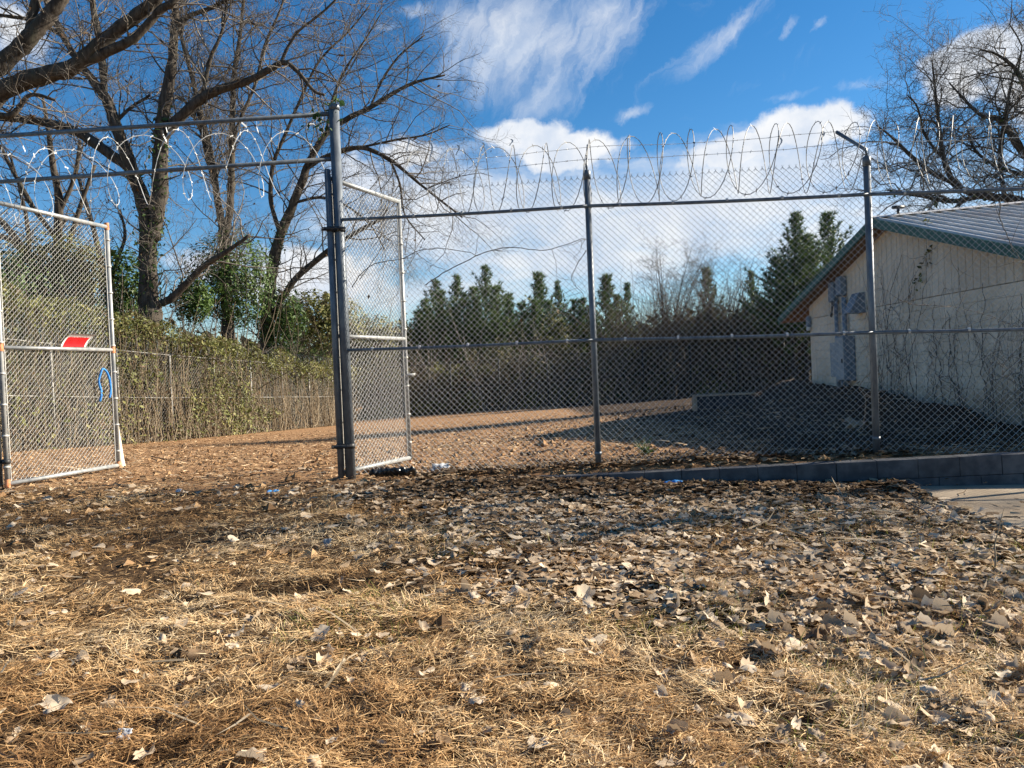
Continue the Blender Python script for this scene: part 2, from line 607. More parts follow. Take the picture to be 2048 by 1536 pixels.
_ctl_common = [(0, -4, -.1), (0, 0, 0), (-4, 3, .02), (4, 3, .08), (0, 5, .14), (-4, 6, .16), (-2, 9.3, .36), (-6.6, 9.9, .37), (-6.1, 11.8, .33), (-10, 8, .28), (-9, 14, .22),
               (-15, 18, .1), (-13.7, 31, -.58), (-12.5, 37, -.8), (-11.0, 46, -1.13), (-6.4, 50, -1.0), (12, 50, -.45), (2, 51, -.75), (25, 48, -.1), (-20, 40, -.8), (0, 70, -1.2), (-30, 15, 0), (30, 5, .2), (30, -5, .1), (-30, -5, 0)]
_ctl_front = _ctl_common + [(2, 8.1, .24), (1, 8.4, .29), (.3, 8.7, .33), (3, 7.9, .23), (2, 7.0, .22), (3.6, 7.6, .21), (3.6, 6.2, .20), (4.4, 7.4, .17), (4.4, 6.0, .17), (4.4, 4, .15), (8, 7, .17), (10, 6, .17), (9, 4, .15), (12, 12, .2), (20, 20, .3)]
_ctl_back = _ctl_common + [(-1, 10, .40), (1, 9.2, .46), (4, 8.6, .53), (7, 8.0, .53), (9, 7.8, .53), (.3, 11.5, .50), (.2, 13.5, .42), (3, 12, .60), (5.5, 11.5, .50), (7.4, 11.3, .40), (7.4, 13, .52), (7.4, 15, .68), (7.4, 19.2, .82),
                           (4.3, 18, .52), (12, 16, .8), (20, 25, .8), (-2, 16, .1), (2, 22, .1), (-7, 25, -.35), (6, 30, .0), (12, 35, 0)]


def _rbf(ctl):
    c = np.array(ctl, float)
    X = c[:, :2]
    D = np.sqrt(((X[:, None] - X[None]) ** 2).sum(-1) + 1.2)
    A = np.block([[D, np.ones((len(c), 1))], [np.ones((1, len(c))), np.zeros((1, 1))]])
    w = np.linalg.solve(A, np.append(c[:, 2], 0))
    return X, w


_RF, _RB = _rbf(_ctl_front), _rbf(_ctl_back)


def _ev(rb, x, y):
    X, w = rb
    out = np.full(x.shape, w[-1])
    for i in range(len(X)):
        out = out + w[i] * np.sqrt((x - X[i, 0]) ** 2 + (y - X[i, 1]) ** 2 + 1.2)
    return out


def sstep(a, b_, v):
    t = np.clip((v - a) / (b_ - a), 0, 1)
    return t * t * (3 - 2 * t)


def terrain(x, y, bumps=True):
    x, y = np.asarray(x, float), np.asarray(y, float)
    s = (x - P0[0]) * FN[0] + (y - P0[1]) * FN[1]
    tt = (x - P0[0]) * FU[0] + (y - P0[1]) * FU[1]
    f, b_ = _ev(_RF, x, y), _ev(_RB, x, y)
    w_ = sstep(-.30, -.22, s)                       # the step hides inside the block wall
    soft = sstep(-.9, .6, s)
    k = sstep(.0, 1.2, tt)
    w = w_ * k + soft * (1 - k)
    z = f * (1 - w) + b_ * w
    far = sstep(60, 140, np.hypot(x, y))
    z = z * (1 - far) + (-.9) * far
    if bumps:
        near = np.exp(-np.maximum(np.hypot(x, y) - 8, 0) / 14)
        slab = (x > 3.75) & (s < -.15) & (y > 3)
        amp = np.where(slab, .004, .05) * (.35 + .65 * near)
        z = z + amp * (fbm(x * 1.4, y * 1.4, 4) - .5) + np.where(slab, 0, .035) * near * (vnoise(x * 6, y * 6) - .5)
        # scraped hole in the grass and a heap of dug dirt by the gate
        z = z - .12 * np.exp(-(((x + 1.55) / .42) ** 2 + ((y - 5.35) / .11) ** 2))
        z = z - .08 * np.exp(-(((x + 4.45) / .30) ** 2 + ((y - 6.75) / .18) ** 2)) + .06 * np.exp(-(((x + 4.0) / .30) ** 2 + ((y - 6.6) / .25) ** 2))
        heap = np.exp(-((x - 6.9) / .75) ** 2) * sstep(10.4, 12, y) * (1 - sstep(19.5, 21, y)) * (s > .3)
        z = z + heap * (.04 + .42 * fbm(x * 1.3 + 5, y * 1.1, 4)) 
        z = z + .10 * np.exp(-(((x + 5.75) / .45) ** 2 + ((y - 11.5) / .35) ** 2)) * (.5 + vnoise(x * 5, y * 5))
    return z


def tz(x, y):
    return float(terrain(np.array([x]), np.array([y]))[0])


def ground_material():
    m, b, p = material('ground_soil', .95, 0, .1)
    g = b.node('ShaderNodeNewGeometry')
    pos = g.outputs['Position']
    sep = b.node('ShaderNodeSeparateXYZ')
    b.put(sep.inputs[0], pos)
    s = b.math('ADD', b.math('MULTIPLY', b.math('SUBTRACT', sep.outputs[0], float(P0[0])), float(FN[0])),
               b.math('MULTIPLY', b.math('SUBTRACT', sep.outputs[1], float(P0[1])), float(FN[1])))
    big = b.noise(pos, .9, 5, .6)
    s = b.math('ADD', s, b.math('MULTIPLY', b.math('SUBTRACT', big, .5), 2.2))
    inside = b.ramp01(s, -1.3, .5)
    fine = b.noise(pos, 16, 10, .68)
    mid = b.noise(pos, 3.2, 8, .62)
    soil = b.mix(b.ramp01(fine, .35, .68), (.035, .021, .012), (.13, .08, .04))
    soil = b.mix(b.ramp01(mid, .45, .7), soil, (.06, .038, .024))
    dirt = b.mix(b.ramp01(fine, .32, .66), (.13, .07, .036), (.41, .25, .135))
    dirt = b.mix(b.ramp01(mid, .42, .7), dirt, (.31, .175, .09))
    straw = b.noise(b.vmath('MULTIPLY', pos, (9, 30, 9)), 1.0, 6, .7)
    dirt = b.mix(b.ramp01(straw, .56, .70, 0, .6), dirt, (.50, .36, .21))
    # dark soil by the building, spread wide to put the yard's shade into colour
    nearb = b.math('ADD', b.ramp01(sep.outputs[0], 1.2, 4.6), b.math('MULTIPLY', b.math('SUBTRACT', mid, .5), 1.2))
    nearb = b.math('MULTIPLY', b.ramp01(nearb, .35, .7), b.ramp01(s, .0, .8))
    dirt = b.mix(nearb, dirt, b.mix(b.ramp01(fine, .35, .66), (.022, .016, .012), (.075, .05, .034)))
    col = b.mix(inside, soil, dirt)
    b.put(p.inputs['Base Color'], col)
    bn = b.node('ShaderNodeBump')
    bn.inputs['Strength'].default_value = .9
    bn.inputs['Distance'].default_value = .05
    b.put(bn.inputs['Height'], b.math('ADD', fine, b.math('MULTIPLY', mid, 1.4)))
    b.put(p.inputs['Normal'], bn.outputs[0])
    return m


def axis(parts):
    return np.unique(np.round(np.concatenate([np.arange(a, b_, st) for a, b_, st in parts]), 4))


gx = axis([(-700, -100, 60), (-100, -30, 5), (-30, -9, .6), (-9, 10, .13), (10, 30, .6), (30, 100, 5), (100, 760, 60)])
gy = axis([(-60, -5, 6), (-5, 2.2, .5), (2.2, 12.5, .105), (12.5, 22, .25), (22, 60, .7), (60, 140, 5), (140, 1500, 60)])
GX, GY = np.meshgrid(gx, gy)
GZ = terrain(GX, GY)
ni, nj = GX.shape
ii = (np.arange(ni - 1)[:, None] * nj + np.arange(nj - 1)[None, :]).ravel()
GQ = np.stack([ii, ii + 1, ii + nj + 1, ii + nj], 1)
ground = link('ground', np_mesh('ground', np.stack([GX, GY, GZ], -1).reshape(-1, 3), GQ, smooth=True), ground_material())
tag(ground, 'brown ground of dry grass in front of the fence and bare raked dirt behind it', kind='structure')

# ------------------------------------------------------------------ concrete slab (structure)
sl = MB()
edge = [(3.8, 1.2), (3.72, 5.0), (3.80, 5.7), (3.78, 6.1), (3.9, 6.6), (3.92, 7.0), (4.02, 7.4), (4.02, 8.05)]
top = [(x, y, tz(x, y) + .05) for x, y in edge]
right = [(15.0, bay(5.65)[1] - .4, .26), (15, 1.2, .22)]
poly = [(x, y, .235) for x, y in edge] + [(15.0, 6.25, .235), (15.0, 1.2, .235)]
sl.prism(poly[::-1], (0, 0, -.18))
slab = sl.build('concrete_slab', M['slab'])
tag(slab, 'tan concrete slab streaked with shade at the foot of the block wall', kind='structure')


# ------------------------------------------------------------------ low block retaining wall under the fence
def wall_top(t):
    return .41 + (t - .93) * .093


ret = empty('retaining_wall', (*bay(0, -.28), .3), 'low grey concrete block retaining wall running under the fence', 'wall')
tilt = math.atan2(.093, 3.05)
Rw = np.column_stack([np.append(FU * math.cos(tilt), math.sin(tilt)), np.append(FN, 0), np.append(-FU * math.sin(tilt), math.cos(tilt))])
bm_ = MB()
bm_.bevel_box((0, 0, 0), (.399, .2, .199), Rw, .004)
block_mesh = bm_.mesh('concrete_block')
block_mesh.materials.append(M['block_grey'])
for course in range(3):
    for k in range(30):
        d = .15 + (k + .5 * (course % 2)) * .403
        t = d / 3.05
        p = bay(t, -.28)
        z = wall_top(t) - .1 - course * .203
        o = link('concrete_block', block_mesh, None)
        o.location = (p[0], p[1] + random.uniform(-.005, .005), z)
        o.location -= ret.location
        o.parent = ret
core = MB()
p0, p1 = bay(.04, -.28), bay(4.0, -.28)
core.prism([(*p0, wall_top(.04) - .75), (*p1, wall_top(4) - .75), (*p1, wall_top(4) - .02), (*p0, wall_top(.04) - .02)], np.append(FN, 0) * .09)
adopt(core.build('mortar_core', M['block_grey']), ret)

# ------------------------------------------------------------------ building
WX, RX = 7.48, 7.12            # gable wall face, rake edge
YB0, YB1 = 10.2, 19.2          # gable wall from near to far corner
RY, RZ, SL = 15.0, 4.29, .29   # ridge
XE = 19.0


def roof_z(x, y):
    yr = RY - .15 * (x - RX)
    return RZ + .035 * (x - RX) - SL * abs(y - yr)


bld = empty('outbuilding', (WX, 15, .5), 'low cream block building with green fascia and weathered metal roof behind the fence', 'building')


def bpart(mb, name, mat, parent=None, smooth=False):
    return adopt(mb.build(name, mat, None, smooth), parent or bld)


bw = MB()
bw.bevel_box((0, 0, 0), (.06, .396, .196), None, .004)
bw_mesh = bw.mesh('wall_block')
bw_mesh.materials.append(M['block_paint'])
for c in range(13):
    z = .02 + .1 + c * .2
    y = YB0
    while y < YB1 - .01:
        L = .2 if (c % 2 and y == YB0) else min(.4, YB1 - y)
        o = link('wall_block', bw_mesh, None)
        o.location = Vector((WX + .03 + random.uniform(-.0012, .0012), y + L / 2, z)) - bld.location
        o.scale = (1, L / .4, 1)
        o.parent = bld
        y += L
mb = MB()
mb.box((WX + .16, (YB0 + YB1) / 2, 1.0), (.24, YB1 - YB0 - .02, 3.2))
bpart(mb, 'wall', M['block_paint'])
mb = MB()
mb.box((WX + 7, YB0 - 1.2 + .1, 1.0), (13.6, .2, 3.2), np.array([[math.cos(-.149), -math.sin(-.149), 0], [math.sin(-.149), math.cos(-.149), 0], [0, 0, 1]]))
bpart(mb, 'wall', M['block_paint'])
mb = MB()
mb.box((WX + 7, YB1 - 1.2 - .1, 1.0), (13.6, .2, 3.2), np.array([[math.cos(-.149), -math.sin(-.149), 0], [math.sin(-.149), math.cos(-.149), 0], [0, 0, 1]]))
bpart(mb, 'wall', M['block_paint'])
# vertical siding in the gable
ZS = 2.63
yy = YB0 - .02
while yy < YB1:
    y2 = min(yy + .2, YB1)
    za, zb = roof_z(WX, yy) - .12, roof_z(WX, y2) - .12
    if max(za, zb) > ZS + .03:
        mb = MB()
        pl_ = [(WX - .012, yy + .008, ZS), (WX - .012, y2 - .008, ZS), (WX - .012, y2 - .008, max(zb, ZS + .01))]
        if yy < RY < y2:
            pl_.append((WX - .012, RY, roof_z(WX, RY) - .12))
        pl_.append((WX - .012, yy + .008, max(za, ZS + .01)))
        mb.prism(pl_, (.04, 0, 0))
        bpart(mb, 'siding_board', M['siding_paint'])
    yy += .2
mb = MB()
mb.prism([(WX + .035, YB0, ZS), (WX + .035, YB1, ZS), (WX + .035, RY, roof_z(WX, RY) - .16)], (.1, 0, 0))
bpart(mb, 'gable_backing', M['siding_paint'])
# roof planes
EY0, EY1 = 9.55, 20.35


def ridge_pt(x):
    y = RY - .15 * (x - RX)
    return np.array([x, y, roof_z(x, y)])


def eave_pt(x, far):
    y = (EY1 if far else EY0) - .15 * (x - RX)
    return np.array([x, y, roof_z(x, y)])


for far in (False, True):
    mb = MB()
    mb.prism([ridge_pt(RX), eave_pt(RX, far), eave_pt(XE, far), ridge_pt(XE)], (0, 0, -.045))
    sheet = bpart(mb, 'roof', M['roof'])
    rib = MB()
    a, e = ridge_pt(RX), eave_pt(RX, far)
    up = np.array([0, SL if not far else -SL, 1.0])
    up = np.array([0, -SL if not far else SL, 1.0])
    up /= np.linalg.norm(up)
    h = .034
    sec = [(-.028, 0), (.028, 0), (.014, h), (-.014, h)]
    prof = [a + np.array([sx, 0, 0]) + up * sz for sx, sz in sec]
    rib.prism(prof, e - a)
    rm = rib.mesh('roof_rib')
    rm.transform(Matrix.Translation(-Vector(a)))
    rm.materials.append(M['roof'])
    x = RX + .05
    while x < 17:
        o = link('roof_rib', rm, None)
        o.location = Vector(ridge_pt(x)) + Vector((0, 0, .001)) - bld.location
        o.parent = sheet
        x += .23
mb = MB()
mb.prism([ridge_pt(RX - .02) + np.array([0, -.16, -.005]), ridge_pt(RX - .02) + np.array([0, 0, .05]), ridge_pt(RX - .02) + np.array([0, .16, -.005])], ridge_pt(XE) - ridge_pt(RX))
bpart(mb, 'ridge_cap', M['roof'])
# fascia boards along the rakes and eaves, soffits under the overhang
for far in (False, True):
    e = eave_pt(RX, far)
    a = ridge_pt(RX)
    mb = MB()
    dz = np.array([0, 0, -.165])
    tp = np.array([0, 0, .012])
    mb.prism([a + tp, e + tp, e + dz, a + dz], (-.035, 0, 0))
    bpart(mb, 'fascia', M['green_paint'])
    mb = MB()
    e2 = eave_pt(XE, far)
    mb.prism([e + tp, e2 + tp, e2 + dz, e + dz], (0, .035 if far else -.035, 0))
    bpart(mb, 'fascia', M['green_paint'])
    mb = MB()
    lo = np.array([0, 0, -.15])
    ew = eave_pt(WX + .02, far)
    aw = ridge_pt(WX + .02)
    mb.prism([a + lo + (.003, 0, 0), e + lo + (.003, 0, 0), ew + lo, aw + lo], (0, 0, .02))
    bpart(mb, 'soffit', M['soffit'])
    mb = MB()
    yw = (YB1 if far else YB0) - .15 * (WX - RX)
    i0, i1 = ew + lo, eave_pt(XE, far) + lo
    j0 = np.array([WX + .02, yw, roof_z(WX, yw) - .15])
    j1 = np.array([XE, yw - .15 * (XE - WX), roof_z(XE, yw - .15 * (XE - WX)) - .15])
    mb.prism([i0, i1, j1, j0], (0, 0, .018))
    bpart(mb, 'soffit', M['soffit'])

# things fixed to the gable wall
es = empty('electrical_service', (WX, 17.1, .6), 'grey electrical boxes and two conduits on the cream gable wall', 'electrical box')


def epart(mb, name, mat, smooth=False):
    return adopt(mb.build(name, mat, None, smooth), es)


epart(MB().bevel_box((WX - .13, 16.93, 1.60), (.24, .46, .98), None, .012), 'panel_box', M['box_grey'])
epart(MB().bevel_box((WX - .262, 16.93, 1.60), (.016, .42, .93), None, .006), 'panel_door', M['box_pale'])
epart(MB().bevel_box((WX - .09, 17.48, 1.58), (.16, .34, .78), None, .012), 'meter_box', M['box_pale'])
epart(MB().box((WX - .275, 16.78, 1.55), (.02, .03, .09)), 'latch', M['black_iron'])
epart(MB().tube([(WX - .09, 17.0, .45), (WX - .09, 17.0, 2.95)], .052, 10), 'conduit', M['box_grey'], True)
epart(MB().tube([(WX - .08, 17.45, .45), (WX - .08, 17.45, 3.25)], .045, 10), 'conduit', M['box_grey'], True)
epart(MB().tube([(WX - .07, 17.26, .70), (WX - .07, 17.26, 1.2)], .03, 8), 'conduit', M['box_grey'], True)
epart(MB().tube([(WX - .05, 17.4, .86), (WX - .05, 18.9, .95)], .03, 8), 'conduit', M['box_grey'], True)
epart(MB().bevel_box((WX - .09, 17.55, 3.12), (.16, .24, .46), None, .03), 'junction_box', M['box_grey'])
epart(MB().bevel_box((WX - .10, 17.1, 3.20), (.18, .22, .44), None, .03), 'weather_head', M['box_grey'])
wl = MB()
for k in range(4):
    wl.tube(smooth_path([(WX - .18, 17.12 + .02 * k, 3.02), (WX - .25, 17.2 + .05 * k, 2.78 - .06 * k), (WX - .22, 17.35, 2.72 - .05 * k), (WX - .16, 17.46, 2.9)], 10), .013, 5)
epart(wl, 'service_wire', M['black_plastic'])
hood = empty('vent_hood', (WX, 16.3, 2.6), 'grey sloping sheet metal vent hood on the gable wall', 'vent hood')
hb = MB()
hb.prism([(WX - .14, 16.15, 2.97), (WX - .002, 16.15, 2.97), (WX - .002, 16.15, 2.56), (WX - .34, 16.15, 2.56)], (0, .34, 0))
adopt(hb.build('hood_body', M['box_grey']), hood)
adopt(MB().box((WX - .175, 16.32, 2.557), (.37, .38, .02)).build('flange', M['box_grey']), hood)
lamp = empty('corner_light', (WX, 19.1, 2.4), 'small dark wall light on the far corner of the cream building', 'light')
adopt(MB().bevel_box((WX - .06, 19.13, 2.55), (.1, .14, .26), None, .02).build('lamp_body', M['box_grey']), lamp)
adopt(MB().bevel_box((WX - .07, 19.13, 2.38), (.08, .1, .1), None, .02).build('lamp_glass', M['white_trim']), lamp)
vp = empty('vent_pipe', (7.6, 14.95, 4.3), 'dark capped vent pipe standing on the roof ridge', 'vent pipe')
adopt(MB().tube([(7.6, 14.93, 4.26), (7.6, 14.93, 4.47)], .028, 8).build('pipe', M['black_iron'], None, True), vp)
adopt(MB().tube([(7.49, 14.93, 4.48), (7.71, 14.93, 4.48)], .035, 8).build('cap', M['black_iron'], None, True), vp)
st_ = tag(MB().bevel_box((4.98, 18.1, .62), (1.34, .22, .46), None, .015).build('low_step_wall', M['slate']), 'low grey block wall end with a pale edge beyond the shadowed yard', 'wall')
cap_ = adopt(MB().bevel_box((4.96, 18.1, .875), (1.42, .27, .05), None, .01).build('cap_stone', M['slab']), st_)
adopt(MB().bevel_box((4.27, 18.1, .62), (.07, .26, .46), None, .01).build('lit_end', M['slab']), st_)  # paler end piece, the wall's sunlit end put into its colour

# ------------------------------------------------------------------ chain link
PX = .0725          # width of one diamond


def chain_link(o, ux, uy, length, height, wire=.0022, nrm=None, sides=3, twist=True, px=PX, top_cut=None):
    """woven wires over a flat panel from corner o along unit vectors ux (sideways) and uy (up); top_cut(s) gives a height per wire"""
    o, ux, uy = np.asarray(o, float), np.asarray(ux, float), np.asarray(uy, float)
    nrm = np.cross(ux, uy) if nrm is None else np.asarray(nrm, float)
    hp = px / 2
    n = int(length / hp)
    m = int(height / hp)
    j = np.arange(m + 1)
    P = []
    for i in range(n):
        side = ((j + i) % 2).astype(float)
        dep = np.where(side > 0, .003, -.003)
        P.append(o + ((i + side) * hp)[:, None] * ux + (j * hp)[:, None] * uy + dep[:, None] * nrm)
    P = np.array(P)
    # gentle slack so that the wire field is not perfectly flat
    S = ((P - o) @ ux)
    Z = ((P - o) @ uy)
    P = P + (.018 * (vnoise(S * 1.1 + 5, Z * .9 + 3) - .5) * 2 * np.clip(np.minimum(Z, height - Z) * 3, 0, 1))[..., None] * nrm
    V, Q = tube_batch(P, np.full(P.shape[:2], wire), sides, ref=nrm)
    mb = MB()
    mb.add(V, Q)
    if twist:   # twisted barbs along the top edge
        zt = m * hp
        pol = []
        for i in range(n // 2 + 1):
            b0 = o + (2 * i + (m % 2)) * hp * ux + zt * uy
            pol.append((np.array([b0 - ux * .014 - uy * .03, b0, b0 + ux * .010 + uy * .024]), wire * .8))
            pol.append((np.array([b0 + ux * .014 - uy * .03, b0, b0 - ux * .010 + uy * .024]), wire * .8))
        mb.tubes(pol, 3)
    return mb


def add3(p, z):
    return np.array([p[0], p[1], z])


# rails and heights measured along the fence at the posts
RAIL_T = [(0, 3.555), (1, 3.488), (2, 3.378), (3, 3.27), (4, 3.16)]
RAIL_M = [(0, 1.958), (1, 1.937), (2, 1.872), (3, 1.81), (4, 1.75)]
MESH_T = [(0, 3.86), (1, 3.835), (2, 3.747), (3, 3.66), (4, 3.57)]


def lerp(tab, t):
    return float(np.interp(t, [a for a, _ in tab], [b_ for _, b_ in tab]))


fence = empty('chain_link_fence', (*bay(0), .4), 'tall grey chain link fence on the block wall right of the gateway', 'fence')


def fpart(mb, name, mat, smooth=False, parent=None):
    return adopt(mb.build(name, mat, None, smooth), parent or fence)


for t in (1, 2, 3, 4):
    b0 = bay(t)
    zt = lerp([(1, 3.86), (2, 3.75), (3, 3.66), (4, 3.57)], t)
    zb = wall_top(t) - .15
    lean = np.array([0, 0, 0])
    post = fpart(MB().tube([add3(b0, zb), add3(b0, zt)], .0365 if t != 2 else .038, 16), 'post', M['steel'], True)
    fpart(MB().tube([add3(b0, zt - .06), add3(b0, zt + .035), add3(b0, zt + .05)], [.044, .044, .025], 16), 'post_cap', M['steel'], True, post)
    tip = add3(b0 + FN * .36 - FU * (.21 if t == 2 else .0), zt + .44)
    armr = .022 if t == 2 else .013
    fpart(MB().tube([add3(b0, zt + .03), add3(b0, zt + .12), tip], armr, 6), 'extension_arm', M['steel'], True, post)
    for zz in (lerp(RAIL_T, t), lerp(RAIL_M, t), (zb + .35)):
        fpart(MB().tube([add3(b0, zz - .02), add3(b0, zz + .02)], .043, 14), 'brace_band', M['steel'], True, post)
for t in (0, 1, 2, 3):
    for tab in (RAIL_T, RAIL_M):
        a, c = bay(t, -.03), bay(t + 1, -.03)
        za, zc = lerp(tab, t), lerp(tab, t + 1)
        pts = np.linspace(add3(a, za), add3(c, zc), 7)
        pts[:, 2] -= .012 * np.sin(np.linspace(0, math.pi, 7))
        fpart(MB().tube(pts, .0195, 10), 'rail', M['steel'], True)
        for q in np.linspace(.12, .9, 5):
            c0 = add3(a, za) * (1 - q) + add3(c, zc) * q
            uu = np.append(FU, -.03)
            fpart(MB().tube([c0 - uu * .012, c0 + uu * .012], .024, 8, cap=True), 'tie_wire', M['wire'])
for t in (0, 1, 2, 3):
    a, c = bay(t, .035), bay(t + 1, .035)
    za = max(wall_top(t) - .02, .40)
    zc = wall_top(t + 1) + .0
    up = np.array([0, 0, 1.])
    o = add3(a, za + .02)
    L = np.linalg.norm(c - a)
    ux = np.append(FU, (lerp(MESH_T, t + 1) - lerp(MESH_T, t)) / L)
    fpart(chain_link(o, ux, up, L, lerp(MESH_T, t) - za, .0026, np.append(FN, 0)), 'chain_link_mesh', M['wire'])
# barbed strands
for (off, dz, frac) in ((.36, .42, 1.0), (.22, .235, .6)):
    pts, bar = [], MB()
    for t in np.linspace(-.02, 4, 60):
        zt = lerp([(0, 3.9), (1, 3.86), (2, 3.78), (3, 3.66), (4, 3.57)], t) + dz - .035 * math.sin((t % 1) * math.pi)
        sh = -.2 * frac * math.exp(-((t - 2) / .25) ** 2)
        q = bay(t, off) + FU * sh * .5
        pts.append(add3(q, zt + .006 * random.uniform(-1, 1)))
    pts = np.array(pts)
    strand = MB().tube(pts, .0028, 4)
    L = 12.3
    for s in np.arange(0, 1, .125 / L):
        i = s * (len(pts) - 1)
        k = int(i)
        p = pts[k] + (pts[k + 1] - pts[k]) * (i - k)
        for _ in range(2):
            d = unit(rng.normal(size=3)) * .017
            strand.tube([p - d, p + d], .0024, 3, cap=False)
    fpart(strand, 'barbed_wire', M['wire'])


def razor_coil(path, radius, n_loops, phase=0., jitter=.05, wire=.0032, tape=.0, barb=.016, squash=1.0, lean=.24):
    """double helix of razor tape round a path; returns an MB"""
    mb = MB()
    path = np.asarray(path, float)
    for ph in (0, math.pi):
        N = n_loops * 22
        u = np.linspace(0, 1, N)
        c = smooth_path(path, N)
        ax = unit(np.gradient(c, axis=0))
        side = unit(np.cross(ax, (0, 0, 1.)))
        upv = np.cross(side, ax)
        th = phase + ph + u * n_loops * 2 * math.pi
        # loops of uneven size and bunching
        rr = radius * (1 + jitter * 2 * (vnoise(u * n_loops * .9 + ph * 7 + 3, u * 0 + 1.5) - .5))
        bunch = .16 * radius * np.sin(u * n_loops * 1.3 + ph) + jitter * radius * 2.5 * (vnoise(u * n_loops * .7 + ph * 3, u * 0 + 9) - .5)
        bunch = bunch + lean * rr * np.cos(th) * (1 if ph == 0 else -1)        # neighbouring loops lean apart, clipped where they cross
        P = c + side * (np.cos(th) * rr * squash)[:, None] + upv * (np.sin(th) * rr)[:, None] + ax * bunch[:, None]
        mb.tube(P, wire, 4, cap=False, ref=ax[0])
        if barb:
            pol = []
            for k in range(2, N - 2, 2):
                p = P[k]
                tdir = unit(P[k + 1] - P[k - 1])
                w_ = unit(np.cross(tdir, ax[k] + .3 * rng.normal(size=3)))
                a, b_ = p + tdir * barb * .8 + w_ * barb, p - tdir * barb * .8 - w_ * barb
                e = np.cross(w_, tdir) * .003
                mb.add([p - tdir * barb * .5, a, p + tdir * barb * .5, b_], [[0, 1, 2, 3]])
    return mb


cz = lambda t: lerp([(0, 3.93), (1, 3.90), (2, 3.83), (3, 3.73), (4, 3.65)], t)
coil = razor_coil([add3(bay(t, .16), cz(t) + .02 + .03 * math.sin(t * 5)) for t in np.linspace(.28, 4, 16)], .385, 27, .3, .07, wire=.0046, barb=.028)
rz = tag(link('razor_wire_coil', coil.mesh('razor_wire_coil'), M['razor']), 'looped razor wire coil along the top of the tall grey fence right of the gateway', 'razor wire')
rz.location = (0, 0, 0)
# pale ribbon scraps caught in the coil near the big post
for k, (px, py, L) in enumerate([(716, 262, .18), (759, 262, .28), (815, 270, .20), (861, 285, .22), (915, 290, .12), (965, 285, .10), (1022, 278, .08), (1645, 262, .10), (1560, 275, .12)]):
    y0 = 9.4 - .517 * max(0, (px - 687) / 500) + .2
    p = at(px, py, y0)
    rb = MB()
    wv = np.array([.012, 0, 0])
    pts = [p + np.array([.02 * math.sin(q * 5), 0, -L * q]) for q in np.linspace(0, 1, 5)]
    rb.add([v + s * wv * (1 - .15 * i) for i, v in enumerate(pts) for s in (-1, 1)], [[2 * i, 2 * i + 1, 2 * i + 3, 2 * i + 2] for i in range(4)])
    adopt(rb.build('plastic_ribbon', M['white_plastic']), rz)

# ------------------------------------------------------------------ gateway frame
gf = empty('gateway', (*P0, .36), 'thick grey gate posts joined by two header rails over the open gateway', 'gate frame')
GL = np.array([-6.72, 9.97])


def gpart(mb, name, mat, smooth=False, parent=None):
    return adopt(mb.build(name, mat, None, smooth), parent or gf)


bp = gpart(MB().tube([add3(P0 + (.0, 0), .2), add3(P0 + (-.005, 0), 4.93)], .063, 20), 'gate_post', M['steel'], True)
gpart(MB().tube([add3(P0, 4.90), add3(P0, 4.955), add3(P0, 4.985)], [.068, .068, .03], 20), 'post_cap', M['steel'], True, bp)
lp = gpart(MB().tube([add3(GL, .2), add3(GL, 4.96)], .063, 20), 'gate_post', M['steel'], True)
gpart(MB().tube([add3(P0, 4.862), add3(GL, 4.91)], .027, 12), 'header_rail', M['steel'], True)
gpart(MB().tube([add3(P0, 4.31), add3(GL, 4.325)], .027, 12), 'header_rail', M['steel'], True)
hc = razor_coil([add3(P0 * (1 - q) + GL * q + np.array([0, .12]), 4.40 - .10 * q - .05 * math.sin(q * 9)) for q in np.linspace(.03, 1.0, 12)], .43, 5, 1.0, .16, .0042, barb=.024, squash=.7)
tag(link('razor_wire_coil', hc.mesh('razor_wire_coil'), M['razor_white']), 'white sunlit razor wire coil strung between the header rails over the gateway', 'razor wire')
hs_ = MB()
for k in range(16):
    q = rng.uniform(.02, .98)
    b0 = add3(P0 * (1 - q) + GL * q + np.array([0, .06]), 4.84 + rng.uniform(-.03, .05))
    d = np.array([rng.uniform(-.12, .12), rng.uniform(-.03, .03), -rng.uniform(.02, .2)])
    w_ = np.array([0.0, .004, .014])
    pts = [b0, b0 + d * .5 + rng.normal(size=3) * .02, b0 + d]
    hs_.add([v + s * w_ for v in pts for s in (-1, 1)], [[0, 1, 3, 2], [2, 3, 5, 4]])
tag(link('torn_plastic_strips', hs_.mesh('torn_plastic_strips'), M['white_plastic']), 'torn white plastic strips caught on the top header rail', 'plastic strip', kind='stuff')


